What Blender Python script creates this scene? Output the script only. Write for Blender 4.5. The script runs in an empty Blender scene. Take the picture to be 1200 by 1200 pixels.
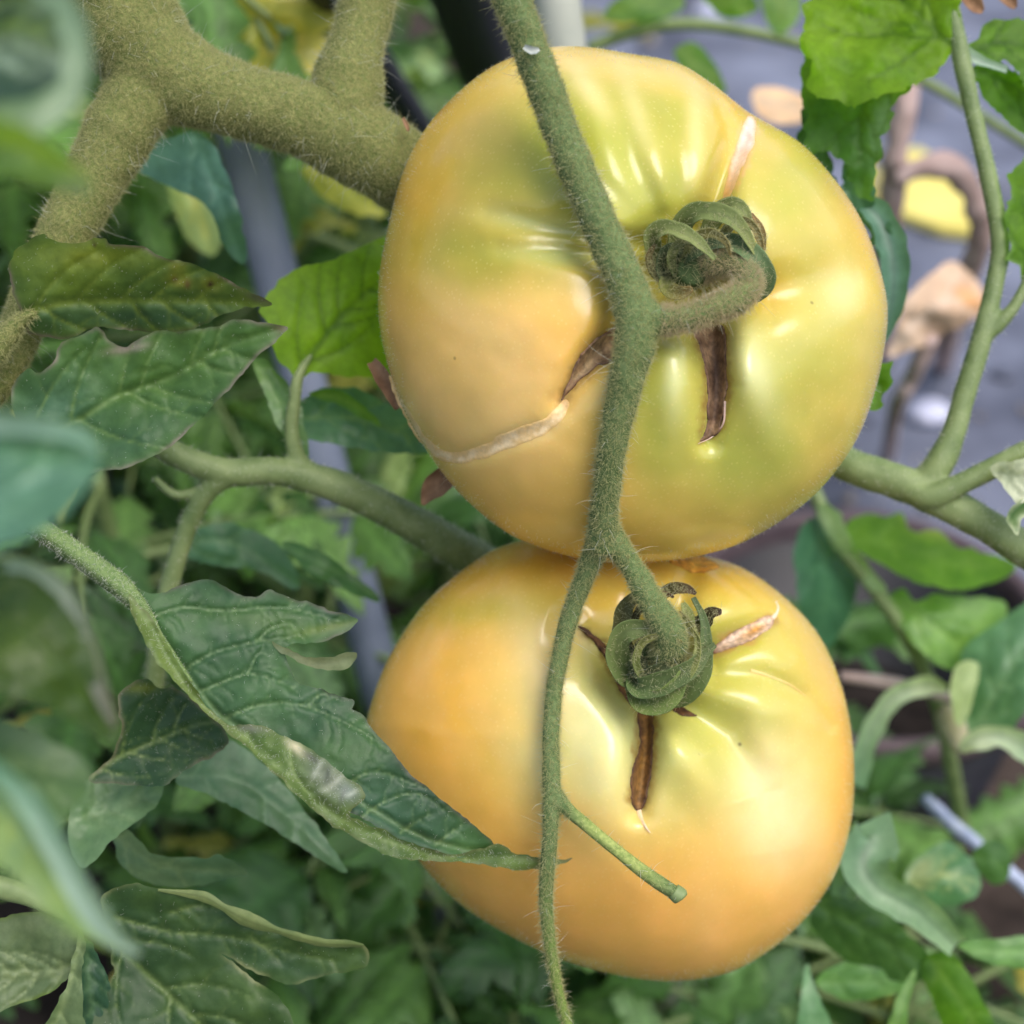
import bpy, math, random
import numpy as np
from mathutils import Vector, Matrix
from mathutils.geometry import delaunay_2d_cdt

random.seed(7)
RNG = np.random.default_rng(7)
sc = bpy.context.scene
C = sc.collection

# ------------------------------------------------------------------ camera
PITCH = math.radians(35.0)
D = 1895.0                 # photo pixels from lens to the plane of the fruit
S = 0.19 / 1200.0          # metres per photo pixel on that plane
CAM = np.array([0.0, 0.0, 0.50])
FWD = np.array([0.0, math.cos(PITCH), -math.sin(PITCH)])
UP = np.array([0.0, math.sin(PITCH), math.cos(PITCH)])
RIGHT = np.array([1.0, 0.0, 0.0])
cam = bpy.data.cameras.new('camera')
cam_o = bpy.data.objects.new('camera', cam)
C.objects.link(cam_o)
cam_o.location = CAM
cam_o.rotation_euler = (math.pi / 2 - PITCH, 0, 0)
cam.sensor_width = 36.0
cam.lens = 18.0 / (600.0 / D)
cam.clip_start = 0.01
cam.clip_end = 200.0
cam.dof.use_dof = True
cam.dof.focus_distance = (D - 85) * S
cam.dof.aperture_fstop = 12.0
sc.camera = cam_o

# ------------------------------------------------------------------ sky, sun, exposure
SUN_DIR = Vector((0.34, -0.32, 0.88)).normalized()      # towards the sun
w = bpy.data.worlds.new('World')
sc.world = w
w.use_nodes = True
nt = w.node_tree
nt.nodes.clear()
sky = nt.nodes.new('ShaderNodeTexSky')
sky.sky_type = 'NISHITA'
sky.sun_disc = False
sky.sun_elevation = math.asin(SUN_DIR.z)
sky.sun_rotation = math.atan2(SUN_DIR.x, SUN_DIR.y)
sky.air_density = 1.0
sky.dust_density = 4.0
sky.ozone_density = 1.0
bg = nt.nodes.new('ShaderNodeBackground')
bg.inputs['Strength'].default_value = 0.15
wo = nt.nodes.new('ShaderNodeOutputWorld')
nt.links.new(sky.outputs[0], bg.inputs['Color'])
nt.links.new(bg.outputs[0], wo.inputs['Surface'])
sun = bpy.data.lights.new('sun', 'SUN')
sun.energy = 1.2
sun.angle = math.radians(42)
sun.color = (1.0, 0.98, 0.95)
sun_o = bpy.data.objects.new('sun', sun)
C.objects.link(sun_o)
sun_o.rotation_euler = SUN_DIR.to_track_quat('Z', 'Y').to_euler()
sun_o.location = (1, 0, 3)
sc.view_settings.view_transform = 'Standard'
sc.view_settings.look = 'None'
sc.view_settings.gamma = 1.0
sc.view_settings.use_curve_mapping = False
sc.view_settings.exposure = 0.68
sc.cycles.use_denoising = True
sc.cycles.max_bounces = 7
sc.cycles.diffuse_bounces = 4
sc.cycles.glossy_bounces = 3
sc.cycles.transmission_bounces = 5
sc.cycles.adaptive_threshold = 0.02

# ------------------------------------------------------------------ helpers
def lin(r, g, b):
    f = lambda c: (c / 255 / 12.92) if c / 255 <= 0.04045 else ((c / 255 + 0.055) / 1.055) ** 2.4
    return (f(r), f(g), f(b))

def at(u, v, z):
    """photo position (u, v) at z pixels in front of the fruit plane -> world metres (arrays allowed)"""
    u = np.asarray(u, float); v = np.asarray(v, float); z = np.asarray(z, float)
    k = 1.0 - z / D
    X = (u - 600.0) * k * S
    Y = (600.0 - v) * k * S
    F = (D - z) * S
    return CAM + F[..., None] * FWD + X[..., None] * RIGHT + Y[..., None] * UP

def unproject(p):
    """world metres -> (u, v, z)"""
    q = np.asarray(p, float) - CAM
    F = q @ FWD; X = q @ RIGHT; Y = q @ UP
    z = D - F / S
    k = 1.0 - z / D
    return 600 + X / S / k, 600 - Y / S / k, z

def ground_hit(u, v):
    """depth z at which the ray through (u, v) meets the ground"""
    d = FWD + (u - 600) / D * RIGHT + (600 - v) / D * UP
    t = -CAM[2] / d[2]
    return D - t / S

_lat = {}
def vnoise(x, y, scale, seed=0):
    if seed not in _lat:
        _lat[seed] = np.random.default_rng(1000 + seed).random((128, 128)) * 2 - 1
    L = _lat[seed]
    x = np.asarray(x, float) / scale; y = np.asarray(y, float) / scale
    xi = np.floor(x).astype(int); yi = np.floor(y).astype(int)
    fx = x - xi; fy = y - yi
    fx = fx * fx * (3 - 2 * fx); fy = fy * fy * (3 - 2 * fy)
    a = L[xi % 128, yi % 128]; b = L[(xi + 1) % 128, yi % 128]
    c = L[xi % 128, (yi + 1) % 128]; d = L[(xi + 1) % 128, (yi + 1) % 128]
    return (a * (1 - fx) + b * fx) * (1 - fy) + (c * (1 - fx) + d * fx) * fy

def catmull(P, n, closed=False):
    """Catmull-Rom through rows of P, n samples a span"""
    P = np.asarray(P, float)
    m = len(P)
    out = []
    spans = m if closed else m - 1
    t = np.linspace(0, 1, n, endpoint=False)[:, None]
    for i in range(spans):
        if closed:
            p0, p1, p2, p3 = P[(i - 1) % m], P[i], P[(i + 1) % m], P[(i + 2) % m]
        else:
            p1, p2 = P[i], P[i + 1]
            p0 = P[i - 1] if i > 0 else 2 * p1 - p2
            p3 = P[i + 2] if i + 2 < m else 2 * p2 - p1
        out.append(0.5 * ((2 * p1) + (-p0 + p2) * t + (2 * p0 - 5 * p1 + 4 * p2 - p3) * t ** 2 + (-p0 + 3 * p1 - 3 * p2 + p3) * t ** 3))
    out = np.concatenate(out)
    if not closed:
        out = np.vstack([out, P[-1]])
    return out

def resample(P, step):
    P = np.asarray(P, float)
    seg = np.linalg.norm(np.diff(P[:, :2], axis=0), axis=1)
    s = np.concatenate([[0], np.cumsum(seg)])
    n = max(3, int(s[-1] / step) + 1)
    q = np.linspace(0, s[-1], n)
    return np.stack([np.interp(q, s, P[:, i]) for i in range(P.shape[1])], 1)

def seg_dist(u, v, poly):
    """distance to a polyline and the position 0..1 along it"""
    poly = np.asarray(poly, float)
    best = np.full(u.shape, 1e9); tt = np.zeros(u.shape)
    L = np.linalg.norm(np.diff(poly[:, :2], axis=0), axis=1)
    cum = np.concatenate([[0], np.cumsum(L)]); tot = max(cum[-1], 1e-6)
    for i in range(len(poly) - 1):
        ax, ay = poly[i, :2]; bx, by = poly[i + 1, :2]
        dx, dy = bx - ax, by - ay
        q = np.clip(((u - ax) * dx + (v - ay) * dy) / max(dx * dx + dy * dy, 1e-9), 0, 1)
        d = np.hypot(u - ax - q * dx, v - ay - q * dy)
        m = d < best
        best = np.where(m, d, best); tt = np.where(m, (cum[i] + q * L[i]) / tot, tt)
    return best, tt

def gauss(u, v, b):
    """b = (cu, cv, ru, rv, rot_deg)"""
    c, s = math.cos(math.radians(b[4])), math.sin(math.radians(b[4]))
    x = (u - b[0]) * c + (v - b[1]) * s
    y = -(u - b[0]) * s + (v - b[1]) * c
    return np.exp(-((x / b[2]) ** 2 + (y / b[3]) ** 2))

def tps(ctrl):
    """thin-plate interpolation of (u, v, z) control points"""
    ctrl = np.asarray(ctrl, float)
    n = len(ctrl)
    sc_ = 100.0
    P = ctrl[:, :2] / sc_
    r = np.linalg.norm(P[:, None] - P[None], axis=2)
    K = np.where(r > 0, r * r * np.log(np.maximum(r, 1e-9)), 0) + np.eye(n) * 0.02
    A = np.zeros((n + 3, n + 3))
    A[:n, :n] = K; A[:n, n] = 1; A[:n, n + 1:] = P
    A[n, :n] = 1; A[n + 1:, :n] = P.T
    b = np.concatenate([ctrl[:, 2], [0, 0, 0]])
    wv = np.linalg.lstsq(A, b, rcond=None)[0]
    def f(u, v):
        q = np.stack([np.asarray(u, float), np.asarray(v, float)], -1) / sc_
        rr = np.linalg.norm(q[..., None, :] - P, axis=-1)
        U = np.where(rr > 0, rr * rr * np.log(np.maximum(rr, 1e-9)), 0)
        return U @ wv[:n] + wv[n] + q @ wv[n + 1:]
    return f

def origin_of(o):
    while o is not None and o.parent is not None:
        o = o.parent
    return np.array(o.location) if o is not None else np.zeros(3)

def mk(name, verts, faces, mat, parent=None, col=None, smooth=True):
    """verts in world metres; faces: list or int array"""
    verts = np.asarray(verts, float) - origin_of(parent)
    me = bpy.data.meshes.new(name)
    if isinstance(faces, np.ndarray):
        n, k = faces.shape
        me.vertices.add(len(verts)); me.vertices.foreach_set('co', verts.ravel())
        me.loops.add(n * k); me.loops.foreach_set('vertex_index', faces.ravel().astype(np.int32))
        me.polygons.add(n)
        me.polygons.foreach_set('loop_start', np.arange(0, n * k, k, dtype=np.int32))
        me.update(calc_edges=True)
        me.validate()
    else:
        me.from_pydata(verts.tolist(), [], faces)
    me.polygons.foreach_set('use_smooth', np.full(len(me.polygons), smooth))
    if col is not None:
        a = me.color_attributes.new('Col', 'FLOAT_COLOR', 'POINT')
        cc = np.ones((len(me.vertices), 4)); cc[:, :3] = col
        a.data.foreach_set('color', cc.ravel())
    me.materials.append(mat)
    o = bpy.data.objects.new(name, me)
    C.objects.link(o)
    o.parent = parent
    return o

def thing(name, label, cat, loc, group=None):
    o = bpy.data.objects.new(name, None)
    C.objects.link(o)
    o.location = [float(x) for x in loc]
    o.empty_display_size = 0.01
    o['label'] = label; o['category'] = cat
    if group: o['group'] = group
    return o

def tag(o, label, cat, group=None):
    o['label'] = label; o['category'] = cat
    if group: o['group'] = group
    return o

# ------------------------------------------------------------------ materials
def nodes(name):
    m = bpy.data.materials.new(name)
    m.use_nodes = True
    t = m.node_tree
    t.nodes.clear()
    out = t.nodes.new('ShaderNodeOutputMaterial')
    return m, t, out

def N(t, typ, **kw):
    n = t.nodes.new(typ)
    for k, val in kw.items():
        if k.startswith('i_'):
            n.inputs[k[2:].replace('_', ' ')].default_value = val
        else:
            setattr(n, k, val)
    return n

def ramp(t, pts):
    r = t.nodes.new('ShaderNodeValToRGB')
    e = r.color_ramp.elements
    while len(e) < len(pts): e.new(0.5)
    for i, (p, c) in enumerate(pts):
        e[i].position = p
        e[i].color = (c, c, c, 1) if isinstance(c, (int, float)) else (*c, 1)
    return r

def mixc(t, a, b, f, mode='MIX'):
    n = t.nodes.new('ShaderNodeMix'); n.data_type = 'RGBA'; n.blend_type = mode
    for sock, val in ((n.inputs[6], a), (n.inputs[7], b), (n.inputs[0], f)):
        if hasattr(val, 'is_output'): t.links.new(val, sock)
        elif isinstance(val, (int, float)): sock.default_value = val
        else: sock.default_value = (*val, 1)
    return n.outputs[2]

def noise(t, scale, detail=4.0, rough=0.55, coords='Object'):
    tc = t.nodes.new('ShaderNodeTexCoord')
    n = t.nodes.new('ShaderNodeTexNoise')
    n.inputs['Scale'].default_value = scale
    n.inputs['Detail'].default_value = detail
    n.inputs['Roughness'].default_value = rough
    t.links.new(tc.outputs[coords], n.inputs['Vector'])
    return n.outputs[0]

def bump(t, height, strength, dist):
    b = t.nodes.new('ShaderNodeBump')
    b.inputs['Strength'].default_value = strength
    b.inputs['Distance'].default_value = dist
    t.links.new(height, b.inputs['Height'])
    return b.outputs[0]

def simple(name, c1, c2, scale, rough=0.7, bump_d=0.0, spec=0.4, attr=False, detail=5.0, metallic=0.0):
    m, t, out = nodes(name)
    n = noise(t, scale, detail)
    r = ramp(t, [(0.32, 0.0), (0.68, 1.0)])
    t.links.new(n, r.inputs[0])
    colr = mixc(t, c1, c2, r.outputs[0])
    if attr:
        a = N(t, 'ShaderNodeAttribute', attribute_name='Col')
        colr = mixc(t, a.outputs[0], colr, 1.0, 'MULTIPLY')
    p = N(t, 'ShaderNodeBsdfPrincipled')
    p.inputs['Roughness'].default_value = rough
    p.inputs['Specular IOR Level'].default_value = spec
    p.inputs['Metallic'].default_value = metallic
    t.links.new(colr, p.inputs['Base Color'])
    if bump_d:
        t.links.new(bump(t, n, 0.6, bump_d), p.inputs['Normal'])
    t.links.new(p.outputs[0], out.inputs[0])
    return m

def skin_mat():
    m, t, out = nodes('tomato_skin')
    a = N(t, 'ShaderNodeAttribute', attribute_name='Col')
    n1 = noise(t, 90, 5)
    r1 = ramp(t, [(0.3, (0.90, 0.92, 0.86)), (0.7, (1.06, 1.04, 1.08))])
    t.links.new(n1, r1.inputs[0])
    c = mixc(t, a.outputs[0], r1.outputs[0], 1.0, 'MULTIPLY')
    # pale pin-prick lenticels just under the skin
    tc = N(t, 'ShaderNodeTexCoord')
    vo = N(t, 'ShaderNodeTexVoronoi'); vo.inputs['Scale'].default_value = 900
    t.links.new(tc.outputs['Object'], vo.inputs['Vector'])
    rv = ramp(t, [(0.0, 0.22), (0.28, 0.0)])
    t.links.new(vo.outputs['Distance'], rv.inputs[0])
    c = mixc(t, c, lin(245, 225, 150), rv.outputs[0])
    # scattered dark specks of grit
    vd = N(t, 'ShaderNodeTexVoronoi'); vd.inputs['Scale'].default_value = 125
    t.links.new(tc.outputs['Object'], vd.inputs['Vector'])
    rd = ramp(t, [(0.035, 1.0), (0.075, 0.0)])
    t.links.new(vd.outputs['Distance'], rd.inputs[0])
    gate = N(t, 'ShaderNodeSeparateColor')
    t.links.new(vd.outputs['Color'], gate.inputs[0])
    rg = ramp(t, [(0.72, 0.0), (0.74, 0.85)])
    t.links.new(gate.outputs[0], rg.inputs[0])
    mm = N(t, 'ShaderNodeMath', operation='MULTIPLY')
    t.links.new(rd.outputs[0], mm.inputs[0]); t.links.new(rg.outputs[0], mm.inputs[1])
    c = mixc(t, c, lin(70, 48, 25), mm.outputs[0])
    p = N(t, 'ShaderNodeBsdfPrincipled')
    t.links.new(c, p.inputs['Base Color'])
    p.inputs['Subsurface Weight'].default_value = 0.40
    p.inputs['Subsurface Radius'].default_value = (1.0, 0.55, 0.15)
    p.inputs['Subsurface Scale'].default_value = 0.004
    n2 = noise(t, 260, 4)
    rr = ramp(t, [(0.3, 0.16), (0.7, 0.26)])
    t.links.new(n2, rr.inputs[0])
    t.links.new(rr.outputs[0], p.inputs['Roughness'])
    p.inputs['Specular IOR Level'].default_value = 0.5
    p.inputs['Coat Weight'].default_value = 0.12
    p.inputs['Coat Roughness'].default_value = 0.22
    n3 = noise(t, 1400, 2)
    nrm = bump(t, n3, 0.25, 0.00008)
    t.links.new(nrm, p.inputs['Normal'])
    t.links.new(p.outputs[0], out.inputs[0])
    return m

def leaf_mat(name, under, trans=0.35, rough=0.45, spec=0.45, grain=500, attr=True, top=None, top2=None, randomise=False):
    """thin leaf: green upper side, paler underside, light passing through"""
    m, t, out = nodes(name)
    if attr:
        a = N(t, 'ShaderNodeAttribute', attribute_name='Col')
        c = a.outputs[0]
    else:
        oi = N(t, 'ShaderNodeObjectInfo')
        rr = ramp(t, [(0.0, lin(50, 82, 40)), (0.3, top), (0.6, top2), (0.75, lin(60, 96, 52)), (0.93, lin(138, 168, 118)), (1.0, lin(160, 148, 60))])
        t.links.new(oi.outputs['Random'], rr.inputs[0])
        a = N(t, 'ShaderNodeAttribute', attribute_name='Col')
        c = mixc(t, rr.outputs[0], a.outputs[0], 1.0, 'MULTIPLY')
    n1 = noise(t, 140, 5)
    r1 = ramp(t, [(0.3, (0.68, 0.77, 0.66)), (0.7, (1.08, 1.08, 1.0))])
    t.links.new(n1, r1.inputs[0])
    c = mixc(t, c, r1.outputs[0], 1.0, 'MULTIPLY')
    ng = noise(t, grain, 3, 0.7)
    rg = ramp(t, [(0.3, (0.86, 0.88, 0.86)), (0.7, (1.14, 1.12, 1.14))])
    t.links.new(ng, rg.inputs[0])
    c = mixc(t, c, rg.outputs[0], 1.0, 'MULTIPLY')
    geo = N(t, 'ShaderNodeNewGeometry')
    cu = mixc(t, c, under, 0.6)
    cc = mixc(t, c, cu, geo.outputs['Backfacing'])
    p = N(t, 'ShaderNodeBsdfPrincipled')
    t.links.new(cc, p.inputs['Base Color'])
    p.inputs['Roughness'].default_value = rough
    p.inputs['Specular IOR Level'].default_value = spec
    p.inputs['Sheen Weight'].default_value = 0.12
    p.inputs['Sheen Roughness'].default_value = 0.4
    p.inputs['Sheen Tint'].default_value = (0.8, 0.95, 0.9, 1)
    nb = bump(t, ng, 0.35, 0.0003)
    t.links.new(nb, p.inputs['Normal'])
    tr = N(t, 'ShaderNodeBsdfTranslucent')
    ct = mixc(t, c, (2.7, 2.4, 0.35), 1.0, 'MULTIPLY')
    t.links.new(ct, tr.inputs['Color'])
    ms = N(t, 'ShaderNodeMixShader')
    ms.inputs[0].default_value = trans
    t.links.new(p.outputs[0], ms.inputs[1]); t.links.new(tr.outputs[0], ms.inputs[2])
    t.links.new(ms.outputs[0], out.inputs[0])
    return m

def hair_mat(name, c, rough=0.5):
    m, t, out = nodes(name)
    p = N(t, 'ShaderNodeBsdfPrincipled')
    p.inputs['Base Color'].default_value = (*c, 1)
    p.inputs['Roughness'].default_value = rough
    tr = N(t, 'ShaderNodeBsdfTranslucent'); tr.inputs['Color'].default_value = (*c, 1)
    ms = N(t, 'ShaderNodeMixShader'); ms.inputs[0].default_value = 0.4
    t.links.new(p.outputs[0], ms.inputs[1]); t.links.new(tr.outputs[0], ms.inputs[2])
    t.links.new(ms.outputs[0], out.inputs[0])
    return m

M = {}
M['skin'] = skin_mat()
M['cork'] = simple('cracked_cork', (0.6, 0.6, 0.58), (1.45, 1.42, 1.35), 900, 0.7, 0.0003, 0.4, attr=True)
M['scar'] = simple('healed_scar', (0.88, 0.88, 0.88), (1.1, 1.08, 1.06), 1500, 0.35, 0.00006, 0.5, attr=True)
M['leaf'] = leaf_mat('tomato_leaf_blade', lin(150, 165, 125), 0.22, 0.5, 0.35)
M['leaf_thin'] = leaf_mat('backlit_leaf_blade', lin(150, 170, 110), 0.6, 0.5, 0.3)
M['leaf_soft'] = leaf_mat('loose_leaf_blade', lin(150, 175, 150), 0.35, 0.42, 0.5, 300)
M['leaf_far'] = leaf_mat('far_leaf_blade', lin(140, 165, 135), 0.35, 0.42, 0.5, 260, attr=False, top=lin(70, 108, 50), top2=lin(116, 152, 84))
M['sepal'] = leaf_mat('calyx_sepal', lin(120, 125, 85), 0.12, 0.6, 0.3, 900)
M['stem_thick'] = simple('felted_stem', lin(90, 104, 52), lin(130, 130, 80), 1300, 0.85, 0.0006, 0.2, detail=8)
M['stem_truss'] = simple('green_truss_stem', lin(78, 100, 56), lin(110, 126, 80), 1200, 0.8, 0.0004, 0.25, detail=8, attr=True)
M['stem_pale'] = simple('smooth_vine_stem', lin(94, 114, 66), lin(126, 142, 92), 160, 0.55, 0.0002, 0.4)
M['hair'] = hair_mat('stem_hair', lin(190, 188, 140))
M['hair_fine'] = hair_mat('fine_felt', lin(178, 178, 122), 0.7)
M['hair_tan'] = hair_mat('tan_hair', lin(202, 186, 148))
M['hair_white'] = hair_mat('white_hair', lin(215, 218, 200))
M['dry'] = simple('dry_leaf', lin(150, 112, 76), lin(212, 178, 140), 90, 0.7, 0.0006, 0.3)
M['dry_thin'] = simple('dry_leaf_blade', (0.85, 0.84, 0.82), (1.12, 1.1, 1.08), 120, 0.7, 0.0006, 0.3, attr=True)
M['dry_brown'] = simple('dry_brown_scrap', lin(104, 76, 54), lin(150, 118, 88), 300, 0.8, 0.0004, 0.2)
M['dry_stalk'] = simple('dry_stalk', lin(156, 132, 124), lin(200, 178, 172), 60, 0.7, 0.0006, 0.3)
M['straw'] = simple('pale_straw', lin(170, 160, 120), lin(205, 200, 165), 80, 0.6, 0.0003, 0.3)
M['stake'] = simple('coated_stake', lin(98, 106, 126), lin(124, 132, 150), 30, 0.45, 0.0002, 0.5)
M['stake_pale'] = simple('pale_stake', lin(150, 156, 146), lin(186, 188, 172), 30, 0.5, 0.0002, 0.5)
M['black'] = simple('black_plastic', lin(22, 23, 30), lin(34, 35, 44), 40, 0.5, 0.0002, 0.4)
M['pot_rim'] = simple('dusty_pot_rim', lin(70, 58, 64), lin(96, 82, 86), 60, 0.6, 0.0002, 0.4)
M['soil'] = simple('dark_soil', lin(38, 33, 31), lin(78, 68, 62), 45, 0.95, 0.006, 0.1, detail=10)
M['compost'] = simple('black_compost', lin(24, 22, 22), lin(50, 45, 43), 90, 0.95, 0.003, 0.1, detail=10)
M['path'] = simple('grey_path', lin(62, 66, 80), lin(122, 128, 146), 11, 0.85, 0.002, 0.3, detail=10)
M['pebble'] = simple('pale_pebble', lin(176, 180, 205), lin(205, 208, 225), 60, 0.6, 0.0006, 0.4)
M['yellow'] = simple('yellow_card', lin(216, 200, 96), lin(230, 216, 124), 30, 0.6, 0.0, 0.4)
M['rope'] = simple('pale_blue_rope', lin(140, 152, 178), lin(172, 182, 202), 200, 0.6, 0.0004, 0.4)

# ------------------------------------------------------------------ shape builders
def tube_arrays(P, seg=14, step=6.0, lump=0.05, seed=0, ridges=0.0):
    """P rows (u, v, z, r) -> ring verts in world metres + quads"""
    Q = catmull(P, 12)
    Q = resample(Q, step)
    ctr = at(Q[:, 0], Q[:, 1], Q[:, 2])
    rad = Q[:, 3] * S * (1 - Q[:, 2] / D)
    tan = np.gradient(ctr, axis=0)
    tan /= np.linalg.norm(tan, axis=1)[:, None] + 1e-12
    n0 = np.cross(tan[0], [0.3, 0.5, 0.8]); n0 /= np.linalg.norm(n0)
    V = []
    a = np.linspace(0, 2 * np.pi, seg, endpoint=False)
    for i in range(len(ctr)):
        n0 = n0 - tan[i] * np.dot(n0, tan[i]); n0 /= np.linalg.norm(n0)
        b0 = np.cross(tan[i], n0)
        rr = rad[i] * (1 + lump * vnoise(a * 3 + seed * 17, np.full_like(a, i * step / 9.0), 2.0, seed % 9) + ridges * np.cos(4 * a))
        V.append(ctr[i] + np.cos(a)[:, None] * n0 * rr[:, None] + np.sin(a)[:, None] * b0 * rr[:, None])
    n = len(ctr)
    F = []
    for i in range(n - 1):
        for j in range(seg):
            F.append((i * seg + j, i * seg + (j + 1) % seg, (i + 1) * seg + (j + 1) % seg, (i + 1) * seg + j))
    V = np.concatenate(V)
    return V, F, n

def tube(name, P, mat, parent, seg=14, step=6.0, lump=0.05, seed=0, ridges=0.0, col=None):
    V, F, n = tube_arrays(P, seg, step, lump, seed, ridges)
    k = len(V)
    V = np.vstack([V, V[:seg].mean(0), V[-seg:].mean(0)])
    F = list(F)
    for j in range(seg):
        F.append((j, k, (j + 1) % seg)); F[-1] = ((j + 1) % seg, j, k)
        F.append(((n - 1) * seg + j, (n - 1) * seg + (j + 1) % seg, k + 1))
    cc = None if col is None else np.tile(np.array(col), (len(V), 1))
    return mk(name, V, F, mat, parent, cc)

def bake(o):
    dg = bpy.context.evaluated_depsgraph_get()
    me = bpy.data.meshes.new_from_object(o.evaluated_get(dg))
    o.modifiers.clear()
    old = o.data
    o.data = me
    bpy.data.meshes.remove(old)
    me.polygons.foreach_set('use_smooth', np.ones(len(me.polygons), bool))

def fused(name, paths, mat, parent, voxel, smooth=8, seg=18, lump=0.05, ridges=0.0):
    """several tubes grown together into one continuous skin"""
    Vs, Fs, off = [], [], 0
    for i, P in enumerate(paths):
        V, F, n = tube_arrays(P, seg, 5.0, lump, i + 1, ridges)
        k = len(V)
        V = np.vstack([V, V[:seg].mean(0), V[-seg:].mean(0)])
        F = list(F)
        for j in range(seg):
            F.append(((j + 1) % seg, j, k))
            F.append(((n - 1) * seg + j, (n - 1) * seg + (j + 1) % seg, k + 1))
        Fs += [tuple(x + off for x in f) for f in F]
        Vs.append(V); off += len(V)
    o = mk(name, np.concatenate(Vs), Fs, mat, parent)
    r = o.modifiers.new('r', 'REMESH'); r.mode = 'VOXEL'; r.voxel_size = voxel * S
    s = o.modifiers.new('s', 'SMOOTH'); s.factor = 0.5; s.iterations = smooth
    bake(o)
    return o

def mesh_np(o):
    me = o.data
    me.calc_loop_triangles()
    v = np.zeros(len(me.vertices) * 3); me.vertices.foreach_get('co', v); v = v.reshape(-1, 3)
    tr = np.zeros(len(me.loop_triangles) * 3, np.int32); me.loop_triangles.foreach_get('vertices', tr)
    return v, tr.reshape(-1, 3)

def hairs(name, o, n, length, rad, mat, parent, spread=0.5, droop=0.25, seed=1, keep=None, both=False):
    """n fine hairs rooted on mesh o; length, rad in photo pixels"""
    rg = np.random.default_rng(seed)
    v, tr = mesh_np(o)
    a, b, c = v[tr[:, 0]], v[tr[:, 1]], v[tr[:, 2]]
    nr = np.cross(b - a, c - a); ar = np.linalg.norm(nr, axis=1)
    if keep is not None:
        cen = (a + b + c) / 3 + origin_of(parent)
        ar = ar * keep(*unproject(cen))
    idx = rg.choice(len(tr), n, p=ar / ar.sum())
    r1 = np.sqrt(rg.random(n))[:, None]; r2 = rg.random(n)[:, None]
    p = (1 - r1) * a[idx] + r1 * (1 - r2) * b[idx] + r1 * r2 * c[idx]
    nn = nr[idx] / (np.linalg.norm(nr[idx], axis=1)[:, None] + 1e-15)
    if both:
        nn *= np.where(rg.random(n) < 0.5, 1, -1)[:, None]
    d = nn + rg.normal(0, spread, (n, 3)); d /= np.linalg.norm(d, axis=1)[:, None]
    L = (length * S * np.exp(rg.normal(-0.1, 0.45, n)))[:, None]
    bend = rg.normal(0, 0.35, (n, 3)); bend[:, 2] -= droop
    k = 4
    pts = np.zeros((n, k, 3))
    for i in range(k):
        t = i / (k - 1)
        pts[:, i] = p + d * L * t + bend * L * t * t * 0.6
    hc = bpy.data.hair_curves.new(name)
    hc.add_curves([k] * n)
    hc.attributes['position'].data.foreach_set('vector', pts.astype(np.float32).ravel())
    ra = hc.attributes.get('radius') or hc.attributes.new('radius', 'FLOAT', 'POINT')
    prof = np.array([1.0, 0.8, 0.55, 0.15]) * rad * S
    ra.data.foreach_set('value', np.tile(prof, n).astype(np.float32))
    hc.materials.append(mat)
    h = bpy.data.objects.new(name, hc)
    C.objects.link(h)
    h.parent = parent
    h['kind'] = 'stuff'
    return h

def side_veins(mid, n, reach, ang=50):
    """side veins springing from a midrib polyline"""
    mid = resample(catmull(mid, 8), 3.0)[:, :2]
    out = []
    m = len(mid)
    tot = np.linalg.norm(np.diff(mid, axis=0), axis=1).sum()
    for i in range(n):
        jr = random.Random(i * 7 + int(tot))
        k = int((0.06 + 0.82 * (i + jr.uniform(-.3, .3)) / n) * m); k = max(1, k)
        for sgn in (-1, 1):
            kk = min(m - 2, k + (4 if sgn > 0 else 0))
            p = mid[kk].copy()
            t = mid[kk + 1] - mid[max(kk - 1, 0)]
            a = math.atan2(t[1], t[0]) + sgn * math.radians(ang + jr.uniform(-9, 9))
            pts = [p.copy()]
            ln = reach * tot * (0.55 + 0.45 * math.sin(math.pi * min(1, 0.25 + i / n)))
            for s in range(7):
                p = p + np.array([math.cos(a), math.sin(a)]) * ln / 7
                a -= sgn * math.radians(5.5)
                pts.append(p.copy())
            out.append(np.array(pts))
    return out

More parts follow.
